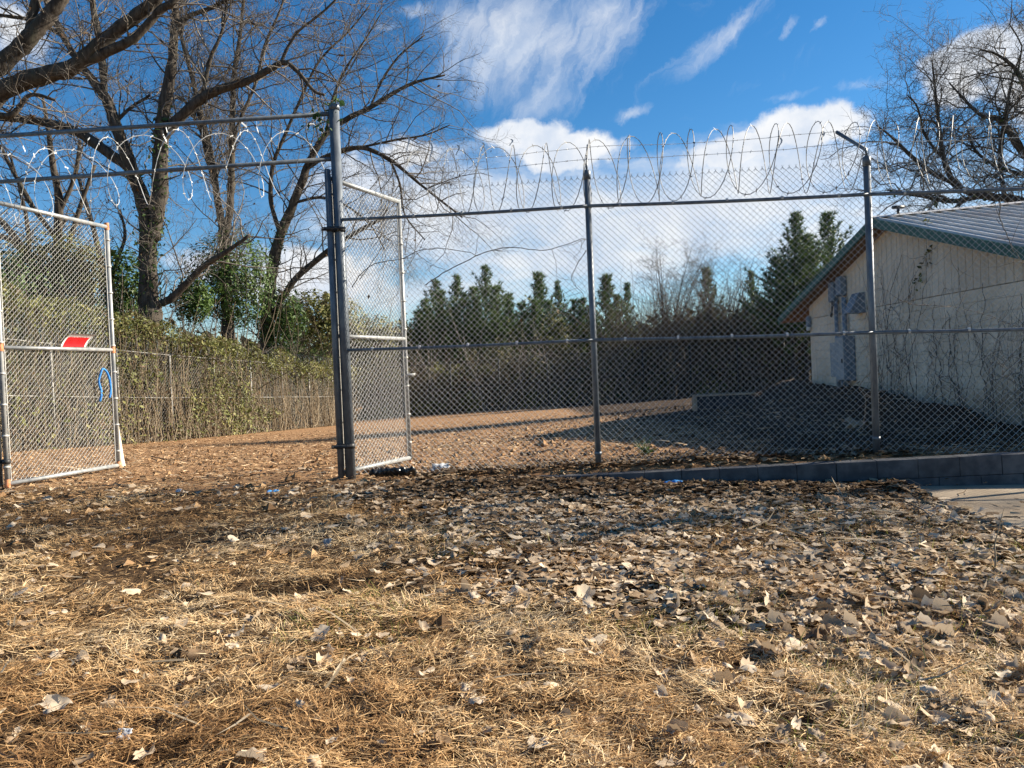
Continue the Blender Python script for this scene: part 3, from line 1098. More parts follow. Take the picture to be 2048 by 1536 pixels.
def gate_leaf(name, label, h0, h1, z0, z1, mid, mat, wire, rust, wire_r=.0033, hinge_mat=None):
    """gate leaf from the hinge line h0 to the free edge h1 (plan points)"""
    g = empty(name, (*h0, z0), label, 'gate')
    h0, h1 = np.asarray(h0, float), np.asarray(h1, float)
    u = (h1 - h0) / np.linalg.norm(h1 - h0)
    n = np.append(np.array([-u[1], u[0]]), 0)
    for i, h in enumerate((h0, h1)):
        s = adopt(MB().tube([add3(h, z0 - .0), add3(h, z1 + .03)], .030, 12).build('stile', hinge_mat if i == 0 and hinge_mat else mat, None, True), g)
    for z in (z0 + .03, mid, z1):
        adopt(MB().tube([add3(h0, z), add3(h1, z)], .030 if z != mid else .026, 12).build('rail', mat, None, True), g)
    L = np.linalg.norm(h1 - h0)
    adopt(chain_link(add3(h0, z0 + .05) + n * .032, np.append(u, 0), (0, 0, 1.), L, z1 - z0 - .05, wire_r, n, twist=False).build('chain_link_mesh', wire), g)
    for z in np.linspace(z0 + .25, z1 - .2, 9):
        for h in (h0, h1):
            adopt(MB().tube([add3(h, z - .012), add3(h, z + .012)], .040, 10).build('tension_band', wire, None, True), g)
    for h, sg in ((h0, 1), (h1, -1)):
        q = h + u * .055 * sg
        adopt(MB().tube([add3(q, z0 + .08), add3(q, z1 - .06)], .007, 5).build('tension_bar', wire), g)
    if rust:
        for h in (h0, h1):
            for z in (z0 + .03, mid, z1):
                if (h is h0 and z == z1):
                    continue
                adopt(MB().tube([add3(h, z - .05), add3(h, z + .06)], .0345, 12, cap=False).build('rusty_weld', M['rust'], None, True), g)
    return g


lg0, lg1 = (-6.585, 9.96), (-6.085, 11.8)
lg = gate_leaf('gate_leaf', 'pale galvanised gate leaf with a red sign swung open at the left', lg0, lg1, .40, 4.08, 2.20, M['bright_steel'], M['bright_wire'], True, .0034)
rg0, rg1 = (-2.146, 9.50), (-1.495, 10.93)
rg = gate_leaf('gate_leaf', 'gate leaf standing open behind the thick grey gate post', rg0, rg1, .42, 4.08, 2.14, M['bright_steel'], M['bright_wire'], False, .0032, M['steel'])
adopt(MB().tube([(-2.146, 9.44, .4), (-2.146, 9.44, 4.17)], .035, 12).build('hinge_pole', M['steel'], None, True), rg)
latch = MB().tube([add3(np.array(rg1) - (.06, .02), 1.62), add3(np.array(rg1) + (.13, .0), 1.63)], .018, 8)
adopt(latch.build('latch', M['bright_steel'], None, True), rg)
adopt(MB().tube([add3(np.array(rg1) + (.01, .0), .30), add3(np.array(rg1) + (.01, .0), .55)], .016, 8).build('drop_rod', M['rust'], None, True), rg)
for z in (.78, 3.44):       # hinges between the pole and the thick post
    hg = MB()
    for dx, r in ((-.11, .044), (0, .072)):
        p = add3(P0 + np.array([dx, -.04 if dx else 0]), z)
        hg.tube([p - (0, 0, .03), p + (0, 0, .03)], r, 14)
    hg.bevel_box(add3(P0 + np.array([-.10, -.09]), z), (.20, .03, .045), None, .006)
    hg.tube([add3(P0 + np.array([-.17, -.1]), z), add3(P0 + np.array([.09, -.1]), z)], .012, 6)
    adopt(hg.build('hinge', M['black_iron'], None, True), rg)
for z in (.72, 3.5):
    hg = MB()
    p = add3(np.array(lg0), z)
    hg.tube([p - (0, 0, .03), p + (0, 0, .03)], .05, 12)
    hg.bevel_box(p + (-.07, 0, 0), (.16, .03, .045), None, .006)
    adopt(hg.build('hinge', M['black_iron'], None, True), lg)
ps = tag(MB().tube([(-6.08, 11.87, .28), (-6.10, 11.87, .52), (-6.115, 11.87, .92), (-6.125, 11.87, 1.18)], [.085, .062, .036, .022], 12).build('gate_stop_post', M['pale_wood'], None, True),
         'pale flared stop post at the foot of the open left gate leaf', 'post')

# red sign on the left gate leaf, curling away at the top
sg = empty('red_sign', at(138, 676, 11.25), 'small curled red sign with a white border on the left gate leaf', 'sign')
u = unit(np.array([lg1[0] - lg0[0], lg1[1] - lg0[1], 0.]))
nrm = np.array([u[1], -u[0], 0])      # towards the opening


def sign_pt(a, b_, lift=0.):
    """a along the sign (0..1), b up the sign (0..1); it bows away from the mesh"""
    ang_ = b_ * 1.15
    rad = .25
    base = add3(np.array(lg0) + np.array([u[0], u[1]]) * (.93 + a * .44), 2.232)
    off = nrm * (.015 + rad * (1 - math.cos(ang_)) * .75 + lift * math.cos(ang_)) + np.array([0, 0, rad * math.sin(ang_) * .78 + lift * math.sin(ang_)])
    return base + off - u * .0 + u * b_ * .10


def sign_patch(a0, a1, b0, b1, lift, n=8):
    V = [sign_pt(a, b_, lift) for b_ in np.linspace(b0, b1, n) for a in (a0, a1)]
    return V, [[2 * i, 2 * i + 1, 2 * i + 3, 2 * i + 2] for i in range(n - 1)]


mb = MB()
V0, Q0 = sign_patch(0, 1, 0, 1, .0)
V1, _ = sign_patch(0, 1, 0, 1, -.003)
mb.add(V0, Q0)
mb.add(V1, [q[::-1] for q in Q0])
adopt(mb.build('sign_plate', M['white_trim'], None, True), sg)
adopt(MB().add(*sign_patch(.07, .93, .0, .93, .0025)).build('red_face', M['red_sign'], None, True), sg)
lt = MB()
for b0, b1, cells in ((.60, .82, 7), (.16, .44, 9)):
    for i in range(cells):
        a0 = .13 + i * .74 / cells
        w_ = .74 / cells * .68
        kind = (i * 7 + cells) % 4
        lt.add(*sign_patch(a0, a0 + w_ * .3, b0, b1, .004, 3))
        if kind != 1:
            lt.add(*sign_patch(a0, a0 + w_, b1 - .06, b1, .0043, 2))
        if kind != 2:
            lt.add(*sign_patch(a0, a0 + w_, b0, b0 + .06, .0046, 2))
        if kind in (0, 3):
            lt.add(*sign_patch(a0 + w_ * .7, a0 + w_, b0, b1, .0049, 3))
tag(adopt(lt.build('print', M['print']), sg), kind='stuff')

# blue rope looped through the mesh near the free edge of the left leaf
rp = MB()
c0 = np.array(lg0) + np.array([u[0], u[1]]) * 1.63
pt = lambda s, z, o=.0: add3(c0, z) + u * s + nrm * (.03 + o)
rp.tube(smooth_path([pt(-.06, 1.42), pt(-.04, 1.56, .02), pt(-.06, 1.72), pt(-.03, 1.86, .02), pt(0, 1.91, .03), pt(.07, 1.86, .03), pt(.12, 1.74, .03), pt(.13, 1.58, .03), pt(.10, 1.47, .03)], 40), .016, 8)
tw = MB()
tag(rp.build('blue_rope', M['blue_rope'], None, True), 'bright blue rope hung through the mesh of the left gate leaf', 'rope')

# ------------------------------------------------------------------ trees
UP = np.array([0, 0, 1.])


def limb(pix, Y, n=None):
    """photo pixels (x, y, half width in px) at distance Y -> smooth points and radii in metres"""
    pts, rad = [], []
    for i, q in enumerate(pix):
        yy_ = Y + (q[3] if len(q) > 3 else 0)
        pts.append(at(q[0], q[1], yy_))
        rad.append(q[2] * yy_ / FPX)
    n = n or len(pix) * 5
    d = np.column_stack([np.array(pts), np.array(rad)])
    d = smooth_path(d, n)
    return d[:, :3], np.maximum(d[:, 3], .006)


def wander(p0, d0, L, r0, n, curl, lift, g, r_end=.3):
    """crooked twig from p0 along d0"""
    pts = [p0]
    d = d0
    st = L / (n - 1)
    for _ in range(n - 1):
        d = d + g.normal(size=3) * curl + UP * lift
        d = d / math.sqrt(d @ d)
        pts.append(pts[-1] + d * st)
    return np.array(pts), np.linspace(r0, r0 * r_end, n)


def twigs(limbs, g, lens=(2.6, 1.2, .55), gaps=(.45, .30, .17), curl=.28, lift=.04, rmin=.006, start=.12, spread=(.5, 1.2), keep=1.0, bias=None, thick=1.0):
    """three generations of twigs along the given limbs"""
    out = [[], [], []]
    parents = limbs
    for lev in range(3):
        nxt = []
        for P, R in parents:
            seg = np.linalg.norm(np.diff(P, axis=0), axis=1)
            cum = np.concatenate([[0], np.cumsum(seg)])
            L = cum[-1]
            s = L * (start if lev == 0 else .18) + g.uniform(0, gaps[lev])
            while s < L:
                i = min(int(np.searchsorted(cum, s)) - 1, len(seg) - 1)
                i = max(i, 0)
                q = (s - cum[i]) / max(seg[i], 1e-6)
                p = P[i] + (P[i + 1] - P[i]) * q
                t = (P[i + 1] - P[i]) / max(seg[i], 1e-6)
                rl = R[i] * (1 - q) + R[i + 1] * q
                if g.random() < keep:
                    a = g.normal(size=3)
                    a = a - t * (a @ t)
                    a /= np.linalg.norm(a) + 1e-9
                    if bias is not None and lev == 0:
                        a = a + bias
                        a /= np.linalg.norm(a) + 1e-9
                    ang_ = g.uniform(*spread)
                    d = t * math.cos(ang_) + a * math.sin(ang_)
                    frac = 1 - .55 * s / L
                    ln = lens[lev] * g.uniform(.45, 1.3) * (frac if lev else 1)
                    r0 = max(min(rl * .5, (.030, .014, .0085)[lev] * thick), rmin)
                    tw_ = wander(p, d, ln, r0, (7, 5, 3)[lev], curl, lift, g)
                    out[lev].append(tw_)
                    nxt.append(tw_)
                s += gaps[lev] * g.uniform(.55, 1.5)
        parents = nxt
    return out


def quads_at(P, N, size, g, asp=1.6, jitter=.9):
    """small pointed leaves at points P facing roughly N"""
    n = len(P)
    N = unit(N + g.normal(size=(n, 3)) * jitter)
    a = unit(np.cross(N, g.normal(size=(n, 3))))
    b_ = np.cross(N, a)
    s = (size * (.42 + g.gamma(2., .27, n)))[:, None]
    V = np.stack([P - a * s * asp * .5, P + b_ * s * .42 + N * s * .1, P + a * s * asp * .5, P - b_ * s * .42 + N * s * .1], 1).reshape(-1, 3)
    return V, np.arange(4 * n).reshape(-1, 4), np.repeat(g.random(n), 4)


def bare_tree(name, label, base, limbs, g, cat='tree', mat_twig='twig', ivy=None, dead=0, group=None, **kw):
    root = empty(name, base, label, cat, group)
    tr = MB()
    for P, R in limbs:
        wob = R[:, None] * (.22 * np.column_stack([vnoise(np.arange(len(P)) * .9 + k * 31 + P[0, 0] * 3, np.arange(len(P)) * 0 + k) - .5 for k in range(3)]))
        tr.tube(P + wob, R * (1 + .18 * (vnoise(np.arange(len(P)) * 1.3 + P[0, 2] * 7, np.arange(len(P)) * 0. + 4) - .5)), 9)
    adopt(tr.build('trunk', M['bark'], None, True), root)
    tw_ = twigs(limbs, g, **kw)
    cm = MB()
    for lev, sd in zip(tw_, (4, 3, 3)):
        cm.tubes(lev, sd)
    adopt(cm.build('crown', M[mat_twig], None, True), root)
    if ivy:
        iv = MB()
        for (i, lo, hi, dens) in ivy:
            P, R = limbs[i]
            k = int(dens)
            q = g.uniform(lo, hi, k) * (len(P) - 1)
            j = np.minimum(q.astype(int), len(P) - 2)
            f = (q - j)[:, None]
            c = P[j] * (1 - f) + P[j + 1] * f
            rr = (R[j] * (1 - f[:, 0]) + R[j + 1] * f[:, 0])[:, None]
            dr = unit(g.normal(size=(k, 3)))
            iv.add(*[x if x is not None else None for x in quads_at(c + dr * (rr + g.gamma(1.3, .10, (k, 1))), dr, .09, g)[:2]], tint=np.repeat(g.random(k), 4))
        tag(adopt(iv.build('ivy', M['green_leaf']), root), kind='stuff')
    if dead:
        ends = [p[-1] for p, _ in tw_[2]]
        idx = g.integers(0, len(ends), dead)
        P = np.array([ends[i] for i in idx]) + g.normal(size=(dead, 3)) * .05
        V, Q, tt = quads_at(P, np.tile([0, -.5, -.2], (dead, 1)), .075, g)
        dl = MB()
        dl.add(V, Q, tint=tt)
        tag(adopt(dl.build('dead_leaves', M['brown_leaf']), root), kind='stuff')
    return root


g1 = np.random.default_rng(11)
Y1 = 33
L1 = [limb([(296, 700, 40), (299, 640, 35), (297, 560, 29), (296, 500, 27), (302, 450, 28)], Y1),
      limb([(297, 480, 24), (287, 410, 22), (266, 345, 20), (246, 290, 19), (228, 240, 17), (207, 190, 15), (162, 130, 11), (125, 70, 9), (95, 10, 8), (70, -80, 6), (40, -150, 3)], Y1),
      limb([(262, 340, 12), (215, 305, 13), (150, 262, 12), (90, 245, 11), (40, 238, 9), (-40, 235, 7), (-90, 240, 4)], Y1),
      limb([(209, 200, 8), (205, 130, 9), (195, 60, 8), (185, 0, 7), (180, -90, 5), (170, -170, 3)], Y1),
      limb([(304, 480, 24), (317, 400, 24), (322, 300, 22), (325, 240, 19), (335, 180, 18), (345, 110, 14), (350, 40, 12), (352, -40, 10), (360, -140, 7), (362, -220, 3)], Y1),
      limb([(322, 285, 10), (345, 250, 13), (370, 225, 13), (405, 195, 12), (450, 175, 11), (500, 160, 9), (545, 135, 8), (570, 125, 7), (600, 148, 5), (628, 182, 4), (650, 190, 3)], Y1),
      limb([(345, 110, 6), (352, 60, 8), (378, 32, 6), (430, 12, 5), (500, -30, 4), (540, -70, 3)], Y1),
      limb([(312, 610, 8), (338, 600, 10), (372, 568, 9), (410, 530, 8), (450, 505, 6), (500, 470, 4)], Y1),
      limb([(560, 130, 4), (575, 95, 4), (600, 60, 3), (650, 20, 3), (700, -30, 2)], Y1),
      limb([(405, 195, 6), (420, 120, 5), (445, 60, 4), (455, -10, 3)], Y1),
      limb([(125, 70, 5), (60, 40, 5), (0, 30, 4), (-60, 10, 3)], Y1),
      limb([(230, 245, 5), (262, 215, 4), (300, 190, 3)], Y1)]
L1 = [(P, R * (.64 if i in (0, 1, 4) else .78)) for i, (P, R) in enumerate(L1)]
b1 = at(298, 640, Y1)
bare_tree('tree', 'large forked bare tree with a thick dark trunk rising above the vine covered fence', (b1[0], b1[1], tz(b1[0], b1[1])),
          [(np.vstack([[L1[0][0][0][0], L1[0][0][0][1], tz(b1[0], b1[1]) - .3], L1[0][0]]), np.concatenate([[L1[0][1][0] * 1.25], L1[0][1]]))] + L1[1:], g1,
          thick=1.35, lens=(3.1, 1.7, .9), gaps=(.34, .24, .165), ivy=[(0, .3, 1, 700), (4, .0, .35, 500), (1, 0, .2, 200)], dead=700)

g2 = np.random.default_rng(12)
Y2 = 41
L2 = [limb([(457, 700, 18), (455, 620, 16), (451, 540, 15), (447, 460, 15)], Y2),
      limb([(447, 475, 10), (440, 430, 10), (432, 380, 9), (420, 300, 8), (400, 220, 7), (380, 140, 6), (360, 60, 5), (348, -40, 4), (340, -120, 2)], Y2),
      limb([(449, 475, 10), (458, 430, 10), (462, 380, 10), (463, 320, 9), (465, 220, 8), (468, 150, 7), (480, 70, 5), (490, -30, 4), (495, -110, 2)], Y2),
      limb([(463, 300, 4), (480, 240, 5), (510, 170, 4), (530, 90, 4), (560, 20, 3), (580, -50, 2)], Y2),
      limb([(420, 300, 4), (395, 250, 4), (372, 205, 4), (350, 190, 3)], Y2),
      limb([(440, 420, 4), (420, 340, 5), (398, 240, 4), (388, 160, 3)], Y2)]
L2 = [(P, R * .72) for P, R in L2]
b2 = at(456, 640, Y2)
bare_tree('tree', 'slender bare tree with two straight twin stems behind the ivy bushes', (b2[0], b2[1], tz(b2[0], b2[1])),
          [(np.vstack([[L2[0][0][0][0], L2[0][0][0][1], tz(b2[0], b2[1]) - .3], L2[0][0]]), np.concatenate([[L2[0][1][0]], L2[0][1]]))] + L2[1:], g2,
          thick=1.35, lens=(3.2, 1.7, .9), gaps=(.32, .22, .15), dead=250)

g3 = np.random.default_rng(13)
Y3 = 47
L3 = [limb([(530, 740, 26), (535, 700, 24), (535, 620, 22), (545, 540, 20), (560, 470, 18), (585, 410, 15), (605, 360, 14), (620, 320, 12), (652, 268, 10), (690, 240, 9), (740, 215, 8), (780, 190, 7), (830, 165, 5), (890, 150, 3)], Y3),
      limb([(615, 335, 8), (655, 312, 8), (720, 295, 8), (780, 320, 7), (830, 360, 5), (880, 400, 4), (925, 435, 3)], Y3),
      limb([(543, 640, 10), (585, 565, 11), (640, 515, 10), (700, 472, 8), (760, 440, 5), (800, 430, 3)], Y3),
      limb([(560, 470, 7), (542, 400, 8), (546, 330, 7), (570, 270, 6), (600, 200, 5), (640, 120, 4), (700, 60, 3), (740, 10, 2)], Y3),
      limb([(652, 270, 5), (665, 200, 5), (690, 140, 4), (730, 80, 3), (760, 30, 2)], Y3),
      limb([(740, 215, 4), (765, 160, 4), (800, 110, 3), (850, 70, 2)], Y3),
      limb([(720, 295, 4), (790, 280, 4), (850, 270, 3), (900, 250, 2)], Y3),
      limb([(590, 405, 5), (640, 395, 5), (690, 410, 4), (740, 450, 3), (770, 500, 2)], Y3),
      limb([(780, 320, 4), (800, 370, 4), (810, 430, 3), (850, 480, 2)], Y3)]
L3 = [(P, R * .58) for P, R in L3]
b3 = at(533, 720, Y3)
bare_tree('tree', 'leaning bare tree whose long drooping branches reach behind the thick gate post', (b3[0], b3[1], tz(b3[0], b3[1])), 
          [(np.vstack([[L3[0][0][0][0], L3[0][0][0][1], tz(b3[0], b3[1]) - .3], L3[0][0]]), np.concatenate([[L3[0][1][0]], L3[0][1]]))] + L3[1:], g3,
          thick=1.5, lens=(4.2, 2.1, 1.1), gaps=(.42, .29, .21), curl=.2, lift=-.008, mat_twig='twig', ivy=[(0, .0, .35, 900)], dead=500)

g0 = np.random.default_rng(14)
Y0 = 24
L0 = [limb([(-62, 860, 48), (-66, 700, 42), (-78, 450, 38), (-70, 330, 34), (-48, 235, 25)], Y0),
      limb([(-60, 260, 20), (0, 185, 19), (90, 150, 17), (150, 130, 15), (220, 70, 13), (280, 25, 12), (330, -20, 10), (400, -90, 8), (450, -160, 3)], Y0),
      limb([(145, 135, 9), (210, 105, 10), (270, 75, 8), (320, 20, 8), (350, 0, 7), (380, -60, 5), (400, -130, 2)], Y0),
      limb([(-66, 280, 20), (-40, 180, 18), (0, 132, 17), (50, 85, 16), (90, 40, 15), (120, 0, 13), (150, -60, 10), (180, -140, 4)], Y0),
      limb([(55, 85, 7), (62, 40, 9), (72, 0, 9), (78, -60, 7), (84, -140, 3)], Y0),
      limb([(-70, 330, 15), (-130, 200, 16), (-180, 60, 13), (-220, -80, 9)], Y0),
      limb([(-70, 360, 12), (-150, 280, 12), (-240, 230, 9), (-330, 200, 5)], Y0 - 0),
      limb([(-40, 215, 6), (20, 232, 6), (60, 190, 4), (110, 200, 3)], Y0)]
b0 = at(-62, 860, Y0)
bare_tree('tree', 'big bare tree just past the left edge sending thick limbs across the top left corner', (b0[0], b0[1], tz(b0[0], b0[1])), L0, g0,
          lens=(2.3, 1.2, .55), gaps=(.34, .23, .15), dead=200)

# smaller leafless trees behind the left gate leaf
for k, (label, Yk, seed, px) in enumerate([
    ('thin bare tree with leaning stems seen through the left gate leaf', 37, 21,
     [[(122, 720, 12), (118, 600, 11), (115, 480, 9), (118, 400, 8), (106, 330, 6), (95, 250, 4), (85, 190, 2)],
      [(118, 560, 5), (140, 480, 5), (165, 400, 4), (190, 330, 3)], [(116, 480, 4), (70, 420, 5), (30, 350, 4), (0, 290, 3)], [(118, 430, 4), (150, 350, 4), (160, 280, 3)]]),
    ('bare multi stemmed tree leaning left beyond the left gate leaf', 41, 22,
     [[(95, 720, 9), (92, 600, 8), (60, 520, 7), (10, 450, 6), (-50, 400, 5), (-110, 360, 3)], [(92, 600, 6), (70, 540, 6), (20, 480, 5), (-40, 470, 3)],
      [(60, 520, 4), (55, 450, 4), (40, 380, 3), (20, 310, 2)], [(95, 640, 6), (115, 560, 5), (108, 500, 4), (135, 430, 3)]]),
    ('small bare tree with thin upright stems between the gate leaf and the forked trunk', 40, 23,
     [[(225, 720, 8), (222, 620, 7), (205, 540, 6), (190, 470, 5), (170, 400, 4), (150, 330, 2)], [(215, 580, 4), (235, 520, 4), (250, 470, 3), (240, 420, 2)], [(200, 520, 4), (160, 500, 3), (120, 480, 2)]])]):
    g = np.random.default_rng(seed)
    Lk = [limb(q, Yk) for q in px]
    bk_ = Lk[0][0][0]
    Lk[0] = (np.vstack([[bk_[0], bk_[1], tz(bk_[0], bk_[1]) - .3], Lk[0][0]]), np.concatenate([[Lk[0][1][0]], Lk[0][1]]))
    bare_tree('tree', label, (bk_[0], bk_[1], tz(bk_[0], bk_[1])), Lk, g, lens=(2.2, 1.1, .55), gaps=(.36, .26, .18), dead=120)

g4 = np.random.default_rng(15)
Y4 = 31
L4 = [limb([(2160, 760, 44), (2155, 640, 40), (2145, 500, 36), (2125, 430, 28)], Y4),
      limb([(2128, 445, 14), (2040, 402, 14), (1970, 392, 12), (1915, 372, 9), (1888, 320, 8), (1878, 250, 6), (1870, 180, 4), (1864, 120, 2)], Y4),
      limb([(1920, 375, 6), (1865, 345, 7), (1820, 310, 6), (1788, 278, 4), (1752, 250, 2)], Y4),
      limb([(2130, 430, 15), (2080, 345, 13), (2042, 300, 11), (2002, 242, 9), (1962, 230, 6), (1930, 200, 4), (1898, 165, 2)], Y4),
      limb([(2125, 420, 15), (2100, 285, 12), (2062, 200, 9), (2032, 140, 6), (1992, 108, 4), (1960, 100, 2)], Y4),
      limb([(2010, 398, 7), (2000, 320, 7), (2010, 240, 6), (2022, 170, 4), (2040, 110, 2)], Y4),
      limb([(1970, 392, 7), (1905, 402, 7), (1840, 392, 5), (1775, 380, 3)], Y4),
      limb([(2125, 430, 16), (2170, 320, 13), (2200, 200, 10), (2190, 100, 7), (2180, 40, 4)], Y4),
      limb([(2130, 440, 14), (2230, 380, 12), (2320, 330, 9), (2400, 300, 5)], Y4),
      limb([(2080, 345, 7), (2050, 350, 6), (1990, 330, 5), (1950, 300, 4), (1935, 260, 3)], Y4),
      limb([(1888, 320, 4), (1850, 270, 4), (1835, 215, 3), (1815, 190, 2)], Y4),
      limb([(2062, 200, 5), (2070, 140, 5), (2060, 80, 3)], Y4)]
b4 = L4[0][0][0]
L4[0] = (np.vstack([[b4[0], b4[1], tz(b4[0], b4[1]) - .3], L4[0][0]]), np.concatenate([[L4[0][1][0] * 1.2], L4[0][1]]))
L4 = [(P, R * (.62 if i else 1)) for i, (P, R) in enumerate(L4)]
bare_tree('tree', 'wide twisting bare tree with mistletoe clumps behind the metal roof', (b4[0], b4[1], tz(b4[0], b4[1])), L4, g4, lens=(2.9, 1.7, .9), gaps=(.24, .20, .155), curl=.34, thick=1.3,
          ivy=[(1, .25, .45, 60), (6, .2, 1, 110), (3, .45, .6, 60), (9, .3, .6, 50), (4, .5, .6, 60)], dead=0)

# a bare tree off to the right of the view that throws the streaked shade on the grass
g5 = np.random.default_rng(16)
bx, by = 24.6, 12.4
L5 = [(smooth_path([(bx, by, -.1), (bx + .1, by, 2), (bx, by + .1, 4.2)], 12), np.linspace(.42, .32, 12))]
for k in range(9):
    a = k * 2.4
    sp = 2.6 + .7 * (k % 3)
    top_ = 9.5 + 2.6 * g5.random()
    L5.append((smooth_path([(bx, by + .1, 3.2 + .1 * k), (bx + math.cos(a) * sp * .5, by + math.sin(a) * sp * .6, 6.4), (bx + math.cos(a) * sp, by + math.sin(a) * sp * .6, 9.2), (bx + math.cos(a + .4) * sp * 1.5, by + math.sin(a + .4) * sp * .8, top_)], 16), np.linspace(.17, .03, 16)))
bare_tree('tree', 'bare tree standing right of the building beyond the edge of the picture', (bx, by, .2), L5, g5, lens=(2.2, 1.1, .5), gaps=(.42, .32, .26), thick=1.4, dead=900)


# ------------------------------------------------------------------ pines
def pine_meshes(seed, H, spread, bare=.12, tufts=330, need=.34):
    g = np.random.default_rng(seed)
    tr, cr = MB(), MB()
    lean = g.normal(size=2) * .15
    zs = np.linspace(0, H, 10)
    path = np.column_stack([lean[0] * (zs / H) ** 2 * 2, lean[1] * (zs / H) ** 2 * 2, zs])
    tr.tube(path, np.linspace(.012 * H + .02, .012, 10), 7)
    tips = []
    n_wh = int(H * 2.6)
    pol = []
    for w in range(n_wh):
        q = bare + (1 - bare) * (w + g.uniform(-.2, .2)) / n_wh
        z = H * q
        c = np.array([np.interp(z, zs, path[:, 0]), np.interp(z, zs, path[:, 1]), z])
        L = spread * (1 - q) ** .85 * g.uniform(.7, 1.25) + .24
        m = g.integers(3, 6)
        a0 = g.uniform(0, 6.28)
        for k in range(m):
            a = a0 + k * 6.283 / m + g.uniform(-.35, .35)
            el = g.uniform(.15, .5) + .75 * q ** 2
            d = np.array([math.cos(a) * math.cos(el), math.sin(a) * math.cos(el), math.sin(el)])
            P, R = wander(c, d, L * g.uniform(.6, 1.1), .018, 6, .07, .06, g)
            pol.append((P, R))
            for s in np.linspace(.3, 1, max(3, int(L * 3.4))):
                i = min(int(s * 5), 4)
                p = P[i] + (P[i + 1] - P[i]) * (s * 5 - i)
                for _ in range(2):
                    tips.append((p + g.normal(size=3) * .10 * (1.2 - s), unit(P[i + 1] - P[i] + UP * .5 + g.normal(size=3) * .35)))
    tips.append((path[-1], UP))
    tr.tubes(pol, 3)
    tp = np.array([a for a, _ in tips])
    td = np.array([b_ for _, b_ in tips])
    k = 11
    n = len(tp)
    D = unit(td[:, None, :] * 1.0 + g.normal(size=(n, k, 3)) * .55)
    side = unit(np.cross(D, g.normal(size=(n, k, 3))))
    ln = need * g.uniform(.6, 1.25, (n, k, 1))
    w_ = .020 * g.uniform(.8, 1.4, (n, k, 1))
    b0 = np.repeat(tp[:, None, :], k, 1) - D * ln * .15
    V = np.stack([b0 + side * w_, b0 - side * w_, b0 + D * ln], 2).reshape(-1, 3)
    tt = np.repeat(np.clip(.25 + .5 * g.random(n) + .15 * (tp[:, 2] / H - .5), 0, 1), k * 3)
    cr.add(V, T=np.arange(len(V)).reshape(-1, 3), tint=tt)
    a, b_ = tr.mesh('trunk', True), cr.mesh('crown')
    a.materials.append(M['bark'])
    b_.materials.append(M['needle'])
    return a, b_, H


PINES = [pine_meshes(31, 9.5, 3.6), pine_meshes(32, 8.0, 2.8), pine_meshes(33, 10.0, 4.4, .2), pine_meshes(34, 7.0, 2.0, .2), pine_meshes(35, 12.5, 4.6, .3, need=.36)]


def pine(px, py_top, Y, kind, label, wide=1.0):
    a, b_, H = PINES[kind]
    p = at(px, py_top, Y)
    z0 = tz(p[0], p[1]) - .2
    s = (p[2] - z0) / H
    o = empty('pine_tree', (p[0], p[1], z0), label, 'pine tree', 'young pines beyond the back fence')
    o.rotation_euler.z = rng.uniform(0, 6.28)
    o.scale = (s * wide, s * wide, s)
    for nm, me in (('trunk', a), ('crown', b_)):
        q = link(nm, me, None)
        q.parent = o


for a in [(868, 562, 60, 0, 'bushy pine leftmost of the row, just right of the open gate leaf edge', 1.05),
          (905, 556, 61, 1, 'pointed pine second from the gate leaf, close to the tallest one', 1.0),
          (965, 536, 62, 2, 'tallest broad pine of the row left of the middle fence post', 1.0),
          (1018, 592, 66, 3, 'thin low pine right of the tallest broad pine', 1.0),
          (1082, 548, 64, 3, 'slim airy pine standing alone against the cloud left of the middle fence post', 1.1),
          (1122, 566, 65, 1, 'small pine between the slim airy pine and the middle fence post', .8),
          (1205, 556, 66, 3, 'slim pine just right of the middle fence post', 1.2),
          (1248, 570, 66, 1, 'small pine beside the purple bare shrub right of the middle fence post', .8),
          (1420, 540, 60, 1, 'half hidden pine among the bare brush left of the roof eave', 1.1),
          (1500, 545, 62, 0, 'dark pine at the foot of the two tall pines near the eave', .9),
          (1577, 430, 50, 4, 'tall dark pine left of the pair above the eave', 1.25),
          (1650, 430, 54, 2, 'lighter tall pine right of the pair above the eave', 1.15),
          (1690, 500, 56, 0, 'pine peeping over the green rake of the roof', .8),
          (650, 590, 72, 0, 'far pine seen in the open gateway left of the thick post', 1.1),
          (590, 600, 75, 2, 'far pine behind the leaning bare tree', 1.),
          (738, 650, 66, 1, 'low pine seen through the open gate leaf', 1.2),
          (40, 520, 60, 2, 'dim pine behind the mesh at the far left', 1.1),
          (165, 505, 55, 0, 'dense pine seen through the upper mesh of the left gate leaf', .9),
          (225, 560, 62, 2, 'pine partly hidden by the free edge of the left gate leaf', 1.2)]:
    pine(*a)


gp = np.random.default_rng(140)
for px, top_y in [(838, 620), (856, 600), (888, 590), (925, 585), (945, 575), (992, 580), (1000, 625), (1040, 610), (1062, 600), (1100, 595), (1145, 600), (1168, 590), (1190, 610), (1228, 600), (1548, 520), (1605, 480), (1622, 520), (1672, 520), (700, 660), (770, 650), (800, 640)]:
    pine(px, top_y + gp.uniform(-8, 8), gp.uniform(57, 60) if px < 1520 else gp.uniform(50, 55), int(gp.integers(0, 3)), 'young green pine half merged into the dense row behind the back fence', gp.uniform(1.1, 1.5))

